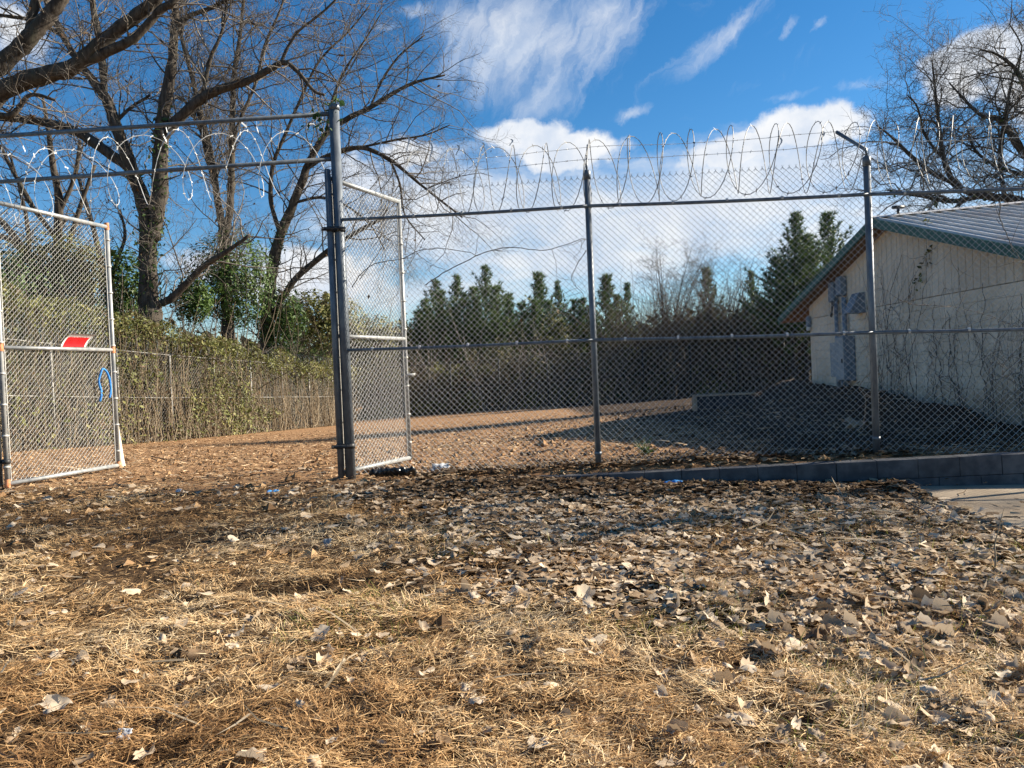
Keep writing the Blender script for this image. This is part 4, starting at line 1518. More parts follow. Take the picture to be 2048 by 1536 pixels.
# ------------------------------------------------------------------ brush, vines and the far fences
def fence_run(name, label, pts, top, wire, steel, mesh_px, zoff=0., posts_every=3.05, coil_r=.33, rails=(.5,), wr=.003, coil=True):
    """plain far fence along a plan polyline: posts, rails, mesh panels, razor coil"""
    fr = empty(name, (*pts[0], tz(*pts[0])), label, 'fence')
    for a, c in zip(pts[:-1], pts[1:]):
        a, c = np.array(a, float), np.array(c, float)
        L = np.linalg.norm(c - a)
        n = max(1, round(L / posts_every))
        S = [a + (c - a) * k / n for k in range(n + 1)]
        Z = [tz(*p) for p in S]
        for p, z in zip(S, Z):
            adopt(MB().tube([add3(p, z - .2), add3(p, z + top + .06)], .045, 8).build('post', steel, None, True), fr)
        for q in list(rails) + [1.0]:
            for k in range(n):
                adopt(MB().tube([add3(S[k], Z[k] + top * q), add3(S[k + 1], Z[k + 1] + top * q)], .024, 6).build('rail', steel, None, True), fr)
        for k in range(n):
            u_ = unit(np.append(S[k + 1] - S[k], Z[k + 1] - Z[k]))
            nn = np.append(np.array([-u_[1], u_[0]]), 0)
            adopt(chain_link(add3(S[k], Z[k] + .05) + nn * .05, u_, (0, 0, 1.), np.linalg.norm(S[k + 1] - S[k]), top - .05, wr, nn, twist=False, px=mesh_px).build('chain_link_mesh', wire), fr)
        if coil:
            cm_ = razor_coil([add3(p, z + top + .25) for p, z in zip(S, Z)], coil_r, int(L / .55), 0, .12, .007, barb=.03)
            adopt(cm_.build('razor_coil', M['razor']), fr)
    return fr


FLA, FLB = np.array([-16.75, 16.1]), np.array([-10.1, 48.9])
fence_run('chain_link_fence', 'old chain link fence swallowed by vines along the left side of the yard', [FLA, FLB], 3.45, M['dull_wire'], M['old_steel'], .16, wr=.004)
fence_run('chain_link_fence', 'dark chain link fence along the back of the yard in front of the brush', [FLB, (24.0, 50.5)], 3.3, M['dull_wire'], M['black_iron'], .30, rails=(.5,), wr=.0032, coil=False)

g6 = np.random.default_rng(41)


def along(a, c, n, g):
    return a + (c - a) * g.random(n)[:, None]


# vines over the left fence: stems and leaves
LN = unit(np.array([FLB[1] - FLA[1], -(FLB[0] - FLA[0])]))     # towards the yard


def vine_top(s):
    """height of the vine mass above ground along the left fence, s from 0 (near) to 1 (far)"""
    return 4.9 - 1.15 * sstep(.30, .8, s) + .9 * (fbm(s * 22, s * 0 + 3, 3) - .5)


def vine_stems(n, seed, mat, hi, rad, off=(-.25, .12)):
    g = np.random.default_rng(seed)
    pol = []
    for _ in range(n):
        s = g.random() ** .8
        p = FLA + (FLB - FLA) * s
        o = g.uniform(*off)
        z0 = tz(p[0] + LN[0] * o, p[1] + LN[1] * o)
        h = float(vine_top(np.array([s]))[0]) * g.uniform(*hi)
        fd = unit(FLB - FLA)
        m = 10
        pts = []
        sd, dp = 0, o
        for k in range(m):
            sd += g.normal() * .16
            dp += g.normal() * .04
            q = p + fd * sd + LN * min(max(dp, -.6), .3)
            pts.append((q[0], q[1], z0 + h * k / (m - 1) + g.normal() * .08))
        pol.append((smooth_path(pts, 12), np.linspace(rad, rad * .4, 12) * g.uniform(.6, 1.5)))
    mb = MB()
    mb.tubes(pol, 3)
    return mb


vs = tag(vine_stems(900, 42, None, (.35, 1.12), .015, (-.25, .34)).build('vine_stems', M['pale_twig'], None, True), 'tangle of dry pale vine stems climbing the left fence', 'vine', kind='stuff')
vs2 = tag(vine_stems(1100, 43, None, (.4, 1.0), .010, (-1.6, -.2)).build('brush', M['dark_twig'], None, True), 'dark dry brush standing behind the left fence', 'brush', kind='stuff')


def leaf_mass(fn, n, size, mat, name, label, cat, seed, jitter=.9):
    g = np.random.default_rng(seed)
    P, N = fn(n, g)
    V, Q, tt = quads_at(P, N, size, g, jitter=jitter)
    cl = fbm(P[:, 0] * 1.7 + P[:, 2], P[:, 1] * 1.7 + P[:, 2] * 1.3, 3)
    tt = np.clip(.55 * tt + np.repeat((cl - .5) * 1.5 + .25, 4), 0, 1)
    mb = MB()
    mb.add(V, Q, tint=tt)
    return tag(mb.build(name, mat), label, cat, kind='stuff')


def cap_fn(n, g):
    s = g.random(n) ** .85
    p = FLA + (FLB - FLA) * s[:, None]
    w = g.normal(size=n) * .55 - .35
    t = vine_top(s) - g.gamma(1.2, .28, n) + .2 * np.exp(-(w ** 2))
    clump = fbm(s * 60, w * 1.1 + 9, 3)
    t = t - np.abs(w + .2) * .55 + (clump - .5) * .9
    q = p + LN * w[:, None]
    return np.column_stack([q, terrain(q[:, 0], q[:, 1], False) + t]), np.tile(np.append(LN * .5, .9), (n, 1))


leaf_mass(cap_fn, 33000, .068, M['vine_leaf'], 'vine_foliage', 'yellow green vine foliage heaped over the top of the left fence', 'vine', 44)


def hang_fn(n, g):
    # hanging clumps at a few places down the fence face
    C = np.array([(.34, .9, .05, .9), (.50, 1.5, .022, 1.0), (.545, 2.2, .03, 1.2), (.60, 1.5, .025, 1.3), (.58, .5, .03, .5), (.66, .9, .03, .6), (.24, 1.4, .05, 1.3), (.40, 2.6, .03, .7), (.12, 1.6, .08, 1.4), (.46, .5, .04, .5), (.36, 2.9, .03, .5)])
    k = g.choice(len(C), n, p=np.array([1, 1.3, 2.4, 2.2, .9, .8, 1.0, .6, 1.6, .6, .5]) / 12.9)
    s = np.clip(C[k, 0] + g.normal(size=n) * C[k, 2] * .6, 0, 1)
    z = np.abs(C[k, 1] + g.normal(size=n) * C[k, 3] * .6)
    p = FLA + (FLB - FLA) * s[:, None]
    w = .12 + np.abs(g.normal(size=n)) * .22
    q = p + LN * w[:, None]
    return np.column_stack([q, terrain(q[:, 0], q[:, 1], False) + z]), np.tile(np.append(LN, .5), (n, 1))


leaf_mass(hang_fn, 4600, .072, M['vine_leaf'], 'hanging_vine', 'bright green vine leaves hanging in clumps on the face of the left fence', 'vine', 45, .7)


def under_fn(n, g):
    s = g.random(n)
    p = FLA + (FLB - FLA) * s[:, None]
    w = -g.uniform(.1, 2.4, n)
    q = p + LN * w[:, None]
    z = g.random(n) ** .8 * (vine_top(s) - .3)
    return np.column_stack([q, terrain(q[:, 0], q[:, 1], False) + z]), np.tile(np.append(LN, .4), (n, 1))


leaf_mass(under_fn, 26000, .10, M['dark_leaf'], 'undergrowth', 'dim brown undergrowth behind the left fence', 'undergrowth', 46)

# green shrubs behind the left fence
for k, (label, px, py, Yk, wx, wz, n, mat) in enumerate([
    ('glossy green evergreen shrub left of the forked trunk', 245, 575, 34.5, 1.1, 1.9, 3600, 'green_leaf'),
    ('ivy smothered bush below the twin stemmed tree', 462, 560, 41, 2.4, 2.6, 9500, 'green_leaf'),
    ('low green shrub right of the forked trunk', 385, 600, 37, 1.0, 1.2, 2600, 'green_leaf'),
    ('green shrub behind the upper mesh of the left gate leaf', 120, 545, 33.5, 2.6, 1.7, 7000, 'vine_leaf'),
    ('dull green bush at the far left behind the gate leaf', 10, 580, 32, 2.6, 1.6, 5200, 'green_leaf'),
    ('green shrub between the leaning tree and the thick gate post', 640, 640, 52, 3.4, 2.1, 7000, 'vine_leaf'),
    ('dark ivy bush at the foot of the leaning bare tree', 560, 640, 47, 1.6, 2.4, 3600, 'green_leaf'),
    ('pale green brush seen through the open right gate leaf', 745, 690, 56, 3.4, 2.2, 7000, 'vine_leaf')]):
    g = np.random.default_rng(60 + k)
    c = at(px, py, Yk)
    z0 = tz(c[0], c[1])
    P = unit(g.normal(size=(n, 3))) * (g.random((n, 1)) ** .42)
    lob = .72 + .55 * fbm(P[:, 0] * 2.2 + k * 7, P[:, 2] * 2.2 + P[:, 1], 3)[:, None]
    Q_ = c + P * lob * np.array([wx, wx * .8, wz])
    Q_ = Q_[Q_[:, 2] > z0 + .1]
    sh = empty('shrub', (c[0], c[1], z0), label, 'shrub')
    V, Qd, tt = quads_at(Q_, Q_ - c + np.array([0, 0, .8]), .10 if Yk < 45 else .13, g)
    cl = np.repeat(fbm(Q_[:, 0] * 1.8, Q_[:, 2] * 1.8 + Q_[:, 1], 3), 4)
    fo = MB()
    fo.add(V, Qd, tint=np.clip(.5 * tt + (cl - .5) * 1.6 + .28, 0, 1))
    adopt(fo.build('foliage', M[mat]), sh)
    stems = []
    for _ in range(26):
        d = unit(np.array([g.normal() * .5, g.normal() * .4, 1.2]))
        stems.append(wander(np.array([c[0] + g.normal() * .3, c[1] + g.normal() * .3, z0 - .1]), d, (c[2] - z0) + wz * g.uniform(.3, 1.0), .03, 9, .16, .02, g))
    adopt(MB().tubes(stems, 4).build('stem', M['dark_twig'], None, True), sh)


# brush thicket behind the back fence
def thicket(n, seed, x0, x1, y0, y1, h, mat, name, label, rad=.018, m=7):
    g = np.random.default_rng(seed)
    pol = []
    X = g.uniform(x0, x1, n)
    Yv = g.uniform(y0, y1, n)
    Z = terrain(X, Yv, False)
    H = h * (.55 + .9 * fbm(X * .35 + seed, Yv * .2, 3)) * g.uniform(.55, 1.1, n)
    for i in range(n):
        d = unit(np.array([g.normal() * .28, g.normal() * .2, 1.]))
        P, R = wander(np.array([X[i], Yv[i], Z[i] - .1]), d, H[i], rad * g.uniform(.6, 1.6), m, .13, .0, g)
        pol.append((P, R))
        for _ in range(2):
            j = g.integers(2, m - 2)
            d2 = unit(P[j + 1] - P[j] + g.normal(size=3) * .7)
            pol.append(wander(P[j], d2, H[i] * g.uniform(.2, .5), rad * .5, 4, .2, .02, g))
    return tag(MB().tubes(pol, 3).build(name, M[mat], None, True), label, 'brush', kind='stuff')


thicket(1300, 71, -10, 22, 51.2, 57, 4.4, 'dark_twig', 'brush_thicket', 'dark leafless brush thicket behind the back fence')
thicket(900, 72, -10, 22, 50.9, 53, 4.2, 'pale_twig', 'dry_weeds', 'pale dry weed stems in front of the dark thicket', .012)
thicket(1500, 73, 8.2, 21, 50.8, 57, 7.6, 'dark_twig', 'tall_brush', 'tall bare brush rising beside the far eave of the building', .02)


def back_fn(n, g):
    x = g.uniform(-11, 24, n)
    y = g.uniform(51, 60, n)
    z = g.random(n) ** .9 * (.6 + 5.6 * fbm(x * .55, y * .3, 4))
    return np.column_stack([x, y, terrain(x, y, False) + z]), np.tile([.3, -.6, .6], (n, 1))


leaf_mass(back_fn, 32000, .18, M['dark_leaf'], 'thicket_leaves', 'dark olive and brown leaves filling the thicket behind the back fence', 'undergrowth', 74)


def clump_fn(n, g):
    """leafy clumps and cut-back tangles of uneven size along the face of the thicket"""
    m = 46
    cx, cy, cz = g.uniform(-10, 20, m), g.uniform(50.9, 52.2, m), g.uniform(.3, 3.6, m) * g.random(m) ** .5
    r = g.uniform(.25, 1.0, m)
    k = g.choice(m, n, p=r / r.sum())
    d = unit(g.normal(size=(n, 3))) * (g.random((n, 1)) ** .5) * r[k][:, None] * np.array([1.2, .6, .8])
    x, y, z = cx[k] + d[:, 0], np.maximum(cy[k] + d[:, 1], 50.75), np.abs(cz[k] + d[:, 2])
    return np.column_stack([x, y, terrain(x, y, False) + z]), np.tile([.5, -.6, .5], (n, 1))


leaf_mass(clump_fn, 7000, .15, M['vine_leaf'], 'thicket_clumps', 'patchy leafy clumps on the face of the dark thicket behind the back fence', 'undergrowth', 77)
thicket(70, 78, -9.5, 20, 50.8, 51.8, 6.0, 'twig', 'thicket_saplings', 'thicker grey sapling stems standing out of the dark thicket', .038)


def mid_fn(n, g):
    x = g.uniform(-9, 12, n)
    y = g.uniform(56, 62, n)
    z = 1.2 + g.random(n) * (9.5 * np.clip(fbm(x * .6, y * .4 + 4, 3) - .16, 0, 1) * np.where(x < 7, 1, .7) + .6)
    return np.column_stack([x, y, terrain(x, y, False) + z]), np.tile([.3, -.6, .6], (n, 1))


leaf_mass(mid_fn, 36000, .13, M['vine_leaf'], 'far_shrubbery', 'sunlit green shrubbery below the pines', 'undergrowth', 75)


def wood_fn(n, g):
    a = g.uniform(-1.35, 1.35, n)
    r = g.uniform(78, 120, n)
    x, y = r * np.sin(a), r * np.cos(a)
    z = g.random(n) * (5.2 + 5 * fbm(a * 14, r * .03, 3))
    return np.column_stack([x, y, terrain(x, y, False) + z]), np.tile([.2, -.6, .6], (n, 1))


leaf_mass(wood_fn, 36000, .70, M['dark_leaf'], 'far_wood', 'far dark wood closing the horizon behind the yard', 'wood', 76)

# single bare shrubs in front of the sky right of the middle post
for k, (label, px, py, Yk, hw, seed) in enumerate([
    ('purplish bare shrub spreading its thin twigs right of the middle fence post', 1325, 500, 56, 95, 81),
    ('upright bare shrub with reddish twigs beside the purplish one', 1440, 530, 55, 70, 82),
    ('bare sapling with a pale crooked stem in front of the back fence', 1345, 690, 46, 34, 83)]):
    g = np.random.default_rng(seed)
    t_ = at(px, py, Yk)
    z0 = tz(t_[0], t_[1])
    h = t_[2] - z0
    w_ = hw * Yk / FPX
    lm = []
    for j in range(9 if k < 2 else 3):
        a = g.uniform(-1, 1)
        lm.append((smooth_path([(t_[0] + a * .15, t_[1], z0 - .1), (t_[0] + a * w_ * .2, t_[1] + g.normal() * .3, z0 + h * .35), (t_[0] + a * w_ * .6, t_[1] + g.normal() * .6, z0 + h * .7), (t_[0] + a * w_ + g.normal() * .2, t_[1] + g.normal() * .8, z0 + h * g.uniform(.85, 1.05))], 14), np.linspace(.055, .012, 14) * (1 if k < 2 else .7)))
    bare_tree('bare_shrub', label, (t_[0], t_[1], z0), lm, g, 'shrub', mat_twig='twig' if k != 2 else 'pale_twig', lens=(1.9, .9, .45) if k < 2 else (.8, .4, .2), gaps=(.30, .24, .2) if k < 2 else (.5, .4, .3), rmin=.008, start=.3)

# ------------------------------------------------------------------ ground cover
def s_of(x, y):
    return (x - P0[0]) * FN[0] + (y - P0[1]) * FN[1], (x - P0[0]) * FU[0] + (y - P0[1]) * FU[1]


def grass_weight(x, y):
    s, t = s_of(x, y)
    w = 1 - sstep(-1.6, .2, s + 1.1 * (fbm(x * .8 + 3, y * .8, 3) - .5))
    w = np.where((x > 3.72 + .05 * (y - 5.5)) & (y > 2), 0, w)
    return w


def sample_view(n, y0, y1, g, margin=1.3, power=1.0):
    """points on the ground, denser near the camera"""
    q = g.random(n)
    y = y0 * (y1 / y0) ** q if power == 1 else y0 + (y1 - y0) * q ** power
    x = (g.random(n) * 2 - 1) * (.70 * y + margin)
    return x, y


def blades(n, y0, y1, seed, weight, length, width, flat, mat, name, label, tint_fn=None, lift=.02, clump=0):
    g = np.random.default_rng(seed)
    x, y = sample_view(n, y0, y1, g)
    if clump:
        x = x + g.normal(size=n) * .01
    keep = g.random(n) < weight(x, y)
    x, y = x[keep], y[keep]
    n = len(x)
    z = terrain(x, y) + g.random(n) ** 2 * lift + (.045 * vnoise(x * 8, y * 8) ** 2 + .02 * vnoise(x * 21, y * 21) ** 2) * (lift > .011 or name == 'standing_dry_grass')
    dirn = fbm(x * 2.2, y * 2.2, 2) * 9 + g.normal(size=n) * 1.1
    el = np.clip(g.normal(flat[0], flat[1], n), -.05, 1.45)
    L = length * g.gamma(4, .25, n) * (.7 + .6 * fbm(x * 1.5 + 5, y * 1.5, 3))
    W = width * (.7 + .6 * g.random(n)) * (1 + .06 * y)
    d = np.column_stack([np.cos(dirn) * np.cos(el), np.sin(dirn) * np.cos(el), np.sin(el)])
    side = np.column_stack([-np.sin(dirn), np.cos(dirn), g.normal(size=n) * .5])
    side = unit(side)
    bend = g.normal(size=(n, 1)) * .45
    base = np.column_stack([x, y, z])
    droop = np.array([0, 0, -1.]) * (L * .28 * np.cos(el))[:, None]
    p1 = base + d * (L * .5)[:, None] + side * bend * (L * .25)[:, None]
    p2 = base + d * L[:, None] + side * bend * (L * .9)[:, None] + droop * np.clip(el, 0, 1)[:, None]
    p2[:, 2] = np.maximum(p2[:, 2], z - .005)
    w = side * W[:, None] * .5
    V = np.stack([base - w, base + w, p1 - w * .9, p1 + w * .9, p2], 1).reshape(-1, 3)
    k = (np.arange(n) * 5)[:, None]
    tt = g.random(n) if tint_fn is None else tint_fn(x, y, g)
    mb = MB()
    mb.add(V, k + np.array([[0, 1, 3, 2]]), k + np.array([[2, 3, 4]]), tint=np.repeat(np.clip(tt, 0, 1), 5))
    return tag(mb.build(name, mat), label, 'grass' if 'grass' in name else 'twigs' if 'twig' in name else 'straw', kind='stuff')


def straw_tint(x, y, g):
    return .40 + .46 * g.random(len(x)) + 1.05 * (fbm(x * .9 + 11, y * .9 + 2, 4) - .5) + .3 * (vnoise(x * 5, y * 5) - .5)


def gw(x, y):
    s, t = s_of(x, y)
    bald = sstep(.31, .50, fbm(x * 1.3 + 40, y * 1.9 + 7, 4) + .10 * (6 - y) / 4)
    pits = np.exp(-(((x + 1.55) / .42) ** 2 + ((y - 5.35) / .12) ** 2)) + np.exp(-(((x + 4.45) / .3) ** 2 + ((y - 6.75) / .18) ** 2)) + .8 * np.exp(-(((x + .95) / .2) ** 2 + ((y - 3.75) / .1) ** 2))
    return grass_weight(x, y) * (.25 + .75 * bald) * np.clip(1 - pits * 1.1, 0, 1)


blades(225000, 2.35, 10.2, 101, gw, .068, .0034, (.10, .17), M['straw'], 'dry_grass', 'matted dry tan grass covering the foreground', straw_tint, .03)
blades(80000, 2.35, 9.8, 102, gw, .055, .0032, (.60, .32), M['straw'], 'standing_dry_grass', 'short upright tufts of dry grass in the foreground', straw_tint, .01)


def green_w(x, y):
    a = sstep(.47, .62, fbm(x * 1.1 + 70, y * 1.1 + 20, 4) + .06 * np.clip(x, -2, 2.5))
    return a * grass_weight(x, y)


blades(52000, 2.35, 8.5, 103, green_w, .065, .0036, (.75, .3), M['green_grass'], 'green_grass', 'sparse green grass blades among the dry grass', None, .01)


def dirt_w(x, y):
    s, t = s_of(x, y)
    return sstep(-2.2, .4, s) * (1 - .85 * sstep(.8, 3.0, x) * (s > .6)) * (1 - .85 * ((x > 3.9) & (s < -.1))) * (~((x > 7.4) & (y > 10)))


blades(52000, 7.5, 34, 104, dirt_w, .10, .0075, (.08, .12), M['chips'], 'dirt_straw', 'scattered straw and chips on the bare dirt of the yard', None, .012)


def clods(n, seed):
    g = np.random.default_rng(seed)
    x, y = sample_view(n, 4, 30, g)
    s, t = s_of(x, y)
    keep = (g.random(n) < sstep(-3.5, .5, s) * .8 + .06) & ~((x > 3.9) & (s < -.1)) & ~((x > 7.3) & (y > 10))
    x, y = x[keep], y[keep]
    n = len(x)
    r = g.gamma(2, .008, n) + .006
    dk = sstep(.8, 3.0, x) * (s[keep] > .3)  # clods darkened to carry the shade of the yard in their colour
    octa = np.array([[1, 0, 0], [-1, 0, 0], [0, 1, 0], [0, -1, 0], [0, 0, .7], [0, 0, -.7]])
    V = np.column_stack([x, y, terrain(x, y) + r * .3])[:, None, :] + octa[None] * r[:, None, None] * g.uniform(.6, 1.4, (n, 6, 1))
    T = np.array([[0, 2, 4], [2, 1, 4], [1, 3, 4], [3, 0, 4], [2, 0, 5], [1, 2, 5], [3, 1, 5], [0, 3, 5]])
    mb = MB()
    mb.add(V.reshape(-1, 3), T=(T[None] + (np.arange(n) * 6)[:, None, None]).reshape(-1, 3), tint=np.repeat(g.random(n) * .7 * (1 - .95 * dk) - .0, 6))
    return tag(mb.build('soil_clods', M['chips']), 'crumbled clods of brown soil around the gateway', 'soil', kind='stuff')


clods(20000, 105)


def twig_w(x, y):
    s, t = s_of(x, y)
    drift = np.exp(-((x - 3.1) / .9) ** 2 - ((y - 6.2) / .9) ** 2) * (s < -.4)
    mound = sstep(3.5, 5.5, x) * (s > .2) * (y < 18)
    return drift + .5 * mound + .035


blades(15000, 2.6, 17, 106, twig_w, .24, .009, (.10, .14), M['pale_twig'], 'twig_litter', 'thin dry twigs strewn over the leaf drift and the soil heap', None, .10)
# ------------------------------------------------------------------ fallen leaves
def leaf_shape(seed):
    """one wrinkled, slightly cupped dry leaf of about unit width: verts, triangles"""
    g = np.random.default_rng(seed)
    n = 18
    a = np.linspace(0, 2 * math.pi, n, endpoint=False)
    r = .37 + .09 * np.abs(np.sin(a * 2.5 + .3)) ** .8 + g.normal(size=n) * .04
    r[n // 2] *= .6
    asp = g.uniform(.55, 1.0)
    ring = np.column_stack([r * np.cos(a) * 1.15, r * np.sin(a) * asp])
    inner = ring[::2] * g.uniform(.42, .66, (n // 2, 1))
    P = np.vstack([[[.0, 0]], inner, ring])
    kx, ky = g.uniform(-.35, 1.4), g.uniform(-.45, .8)
    wav = g.uniform(.04, .10)
    rr = np.hypot(P[:, 0], P[:, 1])
    z = kx * P[:, 1] ** 2 + ky * P[:, 0] ** 2 + g.normal(size=len(P)) * wav * (rr + .12) * 1.5 - .05 * np.exp(-(P[:, 1] / .06) ** 2)
    if g.random() < .35:          # one edge folded over
        e = P[:, 1] > .16
        z[e] += (P[e, 1] - .16) * g.uniform(.8, 1.8)
        P[e, 1] = .16 + (P[e, 1] - .16) * .4
    V = np.column_stack([P, z])
    h = n // 2
    T = []
    for i in range(h):
        T.append([0, 1 + i, 1 + (i + 1) % h])
        o0, o1, o2 = 1 + h + 2 * i, 1 + h + (2 * i + 1) % n, 1 + h + (2 * i + 2) % n
        T += [[1 + i, o0, o1], [1 + i, o1, 1 + (i + 1) % h], [1 + (i + 1) % h, o1, o2]]
    e = np.argmin(P[:, 0])
    b_ = V[e]
    st = np.array([b_ + [.02, .012, 0], b_ + [.02, -.012, 0], b_ + [-.30, g.normal() * .08, .03 + abs(g.normal()) * .03]])
    k = len(V)
    V = np.vstack([V, st])
    T.append([k, k + 1, k + 2])
    return V, np.array(T)


def small_leaf_shape(seed):
    """the same leaf with fewer faces, for the ones that are far away"""
    g = np.random.default_rng(seed)
    n = 9
    a = np.linspace(0, 2 * math.pi, n, endpoint=False)
    r = .42 + g.normal(size=n) * .07
    V = np.column_stack([r * np.cos(a) * 1.15, r * np.sin(a) * g.uniform(.55, 1.0), g.normal(size=n) * .075])
    V = np.vstack([[[0, 0, g.uniform(-.08, .10)]], V])
    return V, np.array([[0, 1 + i, 1 + (i + 1) % n] for i in range(n)])


SHAPES = [leaf_shape(200 + k) for k in range(14)]
FAR_SHAPES = [small_leaf_shape(300 + k) for k in range(14)]


def leaf_density(x, y):
    s, t = s_of(x, y)
    pile = np.exp(-((s + .95) / .55) ** 2) * sstep(.6, 2.0, t) * (1 - sstep(6.2, 7.5, t))
    drift = sstep(-.6, 2.2, x + .45 * (y - 4)) * (.85 + 1.0 * sstep(3.6, 6.0, y))
    thin = .06
    d = np.maximum(thin, drift * (.35 + .9 * sstep(.35, .6, fbm(x * 1.2 + 9, y * 1.2, 3)))) + 3.2 * pile
    on_top = 1.3 * np.exp(-((s - .10) / .22) ** 2) * sstep(.3, 1.2, t) * (1 - sstep(6.0, 7.0, t))
    d = d * (s < -.36) + on_top * (s > -.12)
    d = d + (.05 + .30 * sstep(4.4, 6.4, x)) * (s > .3) * (s < 3.0)
    slab = (x > 3.74 + .08 * (y - 5.5)) & (s < -.36)
    corner = np.exp(-((x - 3.85) / .15) ** 2)
    return np.where(slab,   .05 * corner + .006, d)


def leaf_spots(n, seed, y0=2.4, y1=10.5):
    g = np.random.default_rng(seed)
    y = np.sqrt(g.uniform(y0 ** 2, y1 ** 2, n))
    x = (g.random(n) * 2 - 1) * (.72 * y + 1.2)
    keep = g.random(n) < leaf_density(x, y) / 2.6
    return x[keep], y[keep], g


lx, ly, g7 = leaf_spots(125000, 110)
nl = len(lx)
pz = terrain(lx, ly)
ss, tt_ = s_of(lx, ly)
slabm = (lx > 3.72) & (ss < -.3)
pz = np.where(slabm, np.maximum(pz, .236), pz)
pile_h = np.exp(-((ss + .7) / .5) ** 2) * sstep(.6, 2.0, tt_) * .05
pz = pz + .026 + g7.random(nl) * (.03 + pile_h)
rank = np.argsort(ly)
size = np.clip(.060 * g7.gamma(5, 1 / 5, nl) * g7.uniform(.8, 1.6, nl), .022, .115)
rot = g7.uniform(0, 6.283, nl)
tx, ty = g7.normal(size=nl) * .17, g7.normal(size=nl) * .17
flip = g7.random(nl) < .45
shp = g7.integers(0, len(SHAPES), nl)
tint = np.clip(.30 + .74 * g7.random(nl) - .42 * sstep(-1.8, -.8, ss) * sstep(.3, 1.2, tt_) - .35 * (ss > .3) * (lx > 3), 0, 1)  # shade before the wall and in the yard is put into the tint
from mathutils import Euler
# the leaves that show largest stand singly
big = np.argsort(-(size / np.hypot(lx, ly)) * (np.abs(lx) < .69 * ly) * (ly > 2.9))[:300]
single = np.zeros(nl, bool)
single[big] = True
leaf_mesh = {}
for k, (V, T) in enumerate(SHAPES):
    for j in range(4):
        me = np_mesh('fallen_leaf', V, None, T, True, {'tint': np.full(len(V), .34 + .2 * j)})
        me.materials.append(M['leaf'])
        leaf_mesh[k, j] = me


def leaf_label(i_, x, y, t):
    zone = ('near the bottom edge of the picture', 'midway across the dry grass', 'in the drift before the block wall')[0 if y < 3.9 else 1 if y < 6 else 2]
    side = 'left' if x < -.7 else 'middle' if x < .9 else 'right'
    tone = ('dark brown', 'brown', 'tan', 'pale tan')[t]
    sz = 'small' if size[i_] < .07 else 'medium' if size[i_] < .09 else 'large' if size[i_] < .108 else 'broad'
    way = 'propped up' if abs(tx[i_]) + abs(ty[i_]) > .36 else 'face down' if flip[i_] else 'face up'
    return f'{sz} {tone} fallen leaf {way} {zone}, {side} side', f'{tone} fallen leaves {zone}, {side} side'


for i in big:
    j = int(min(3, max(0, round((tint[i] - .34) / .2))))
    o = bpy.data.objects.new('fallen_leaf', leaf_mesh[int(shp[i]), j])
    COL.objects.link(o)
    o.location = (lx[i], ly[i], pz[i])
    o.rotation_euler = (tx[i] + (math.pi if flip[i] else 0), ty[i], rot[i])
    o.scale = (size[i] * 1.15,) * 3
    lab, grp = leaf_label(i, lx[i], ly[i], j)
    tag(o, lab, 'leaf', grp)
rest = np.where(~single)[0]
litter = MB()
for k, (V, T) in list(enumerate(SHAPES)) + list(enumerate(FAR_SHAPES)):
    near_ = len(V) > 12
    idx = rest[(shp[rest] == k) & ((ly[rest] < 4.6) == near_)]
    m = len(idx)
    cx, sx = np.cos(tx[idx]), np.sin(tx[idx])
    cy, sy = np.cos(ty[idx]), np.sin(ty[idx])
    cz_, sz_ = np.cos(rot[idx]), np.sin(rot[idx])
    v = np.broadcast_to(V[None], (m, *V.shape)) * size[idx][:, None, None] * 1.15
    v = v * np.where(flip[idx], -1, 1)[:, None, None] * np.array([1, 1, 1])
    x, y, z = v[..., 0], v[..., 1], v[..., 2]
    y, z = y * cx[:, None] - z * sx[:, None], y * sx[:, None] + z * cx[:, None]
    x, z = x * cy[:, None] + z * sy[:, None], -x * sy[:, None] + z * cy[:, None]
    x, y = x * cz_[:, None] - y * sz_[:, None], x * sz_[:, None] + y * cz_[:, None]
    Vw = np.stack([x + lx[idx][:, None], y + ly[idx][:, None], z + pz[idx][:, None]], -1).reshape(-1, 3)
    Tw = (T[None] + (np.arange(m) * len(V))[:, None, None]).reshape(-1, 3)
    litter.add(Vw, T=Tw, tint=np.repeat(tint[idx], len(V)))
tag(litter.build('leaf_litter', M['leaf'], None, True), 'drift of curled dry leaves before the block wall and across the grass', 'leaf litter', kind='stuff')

# ------------------------------------------------------------------ sticks, climbing vines and scraps
def ground_at(px, py):
    """where the sight line through a pixel meets the terrain"""
    d = ray(px, py)
    lo, hi = 1.5, 60.
    for k in np.arange(2.0, 60, .05):
        p = EYE + d * k
        if p[2] < tz(p[0], p[1]):
            return p
    return EYE + d * 60


def stick(pix, r, label, cat='stick', lift=.03, mat='pale_twig', forks=0, name='fallen_stick'):
    pts = []
    for a in pix:
        p = ground_at(a[0], a[1])
        pts.append((p[0], p[1], p[2] + lift + (a[2] if len(a) > 2 else 0)))
    g = np.random.default_rng(int(pix[0][0]))
    P = smooth_path(pts, 16)
    P = P + g.normal(size=P.shape) * .006
    mb = MB().tube(P, np.linspace(r, r * .45, 16), 6)
    for _ in range(forks):
        i = g.integers(3, 13)
        d = unit(P[i + 1] - P[i] + g.normal(size=3) * np.array([.8, .8, .25]))
        Q_, R_ = wander(P[i], d, g.uniform(.15, .45), r * .5, 6, .15, .0, g)
        mb.tube(Q_, R_, 5)
    return tag(mb.build(name, M[mat], None, True), label, cat)


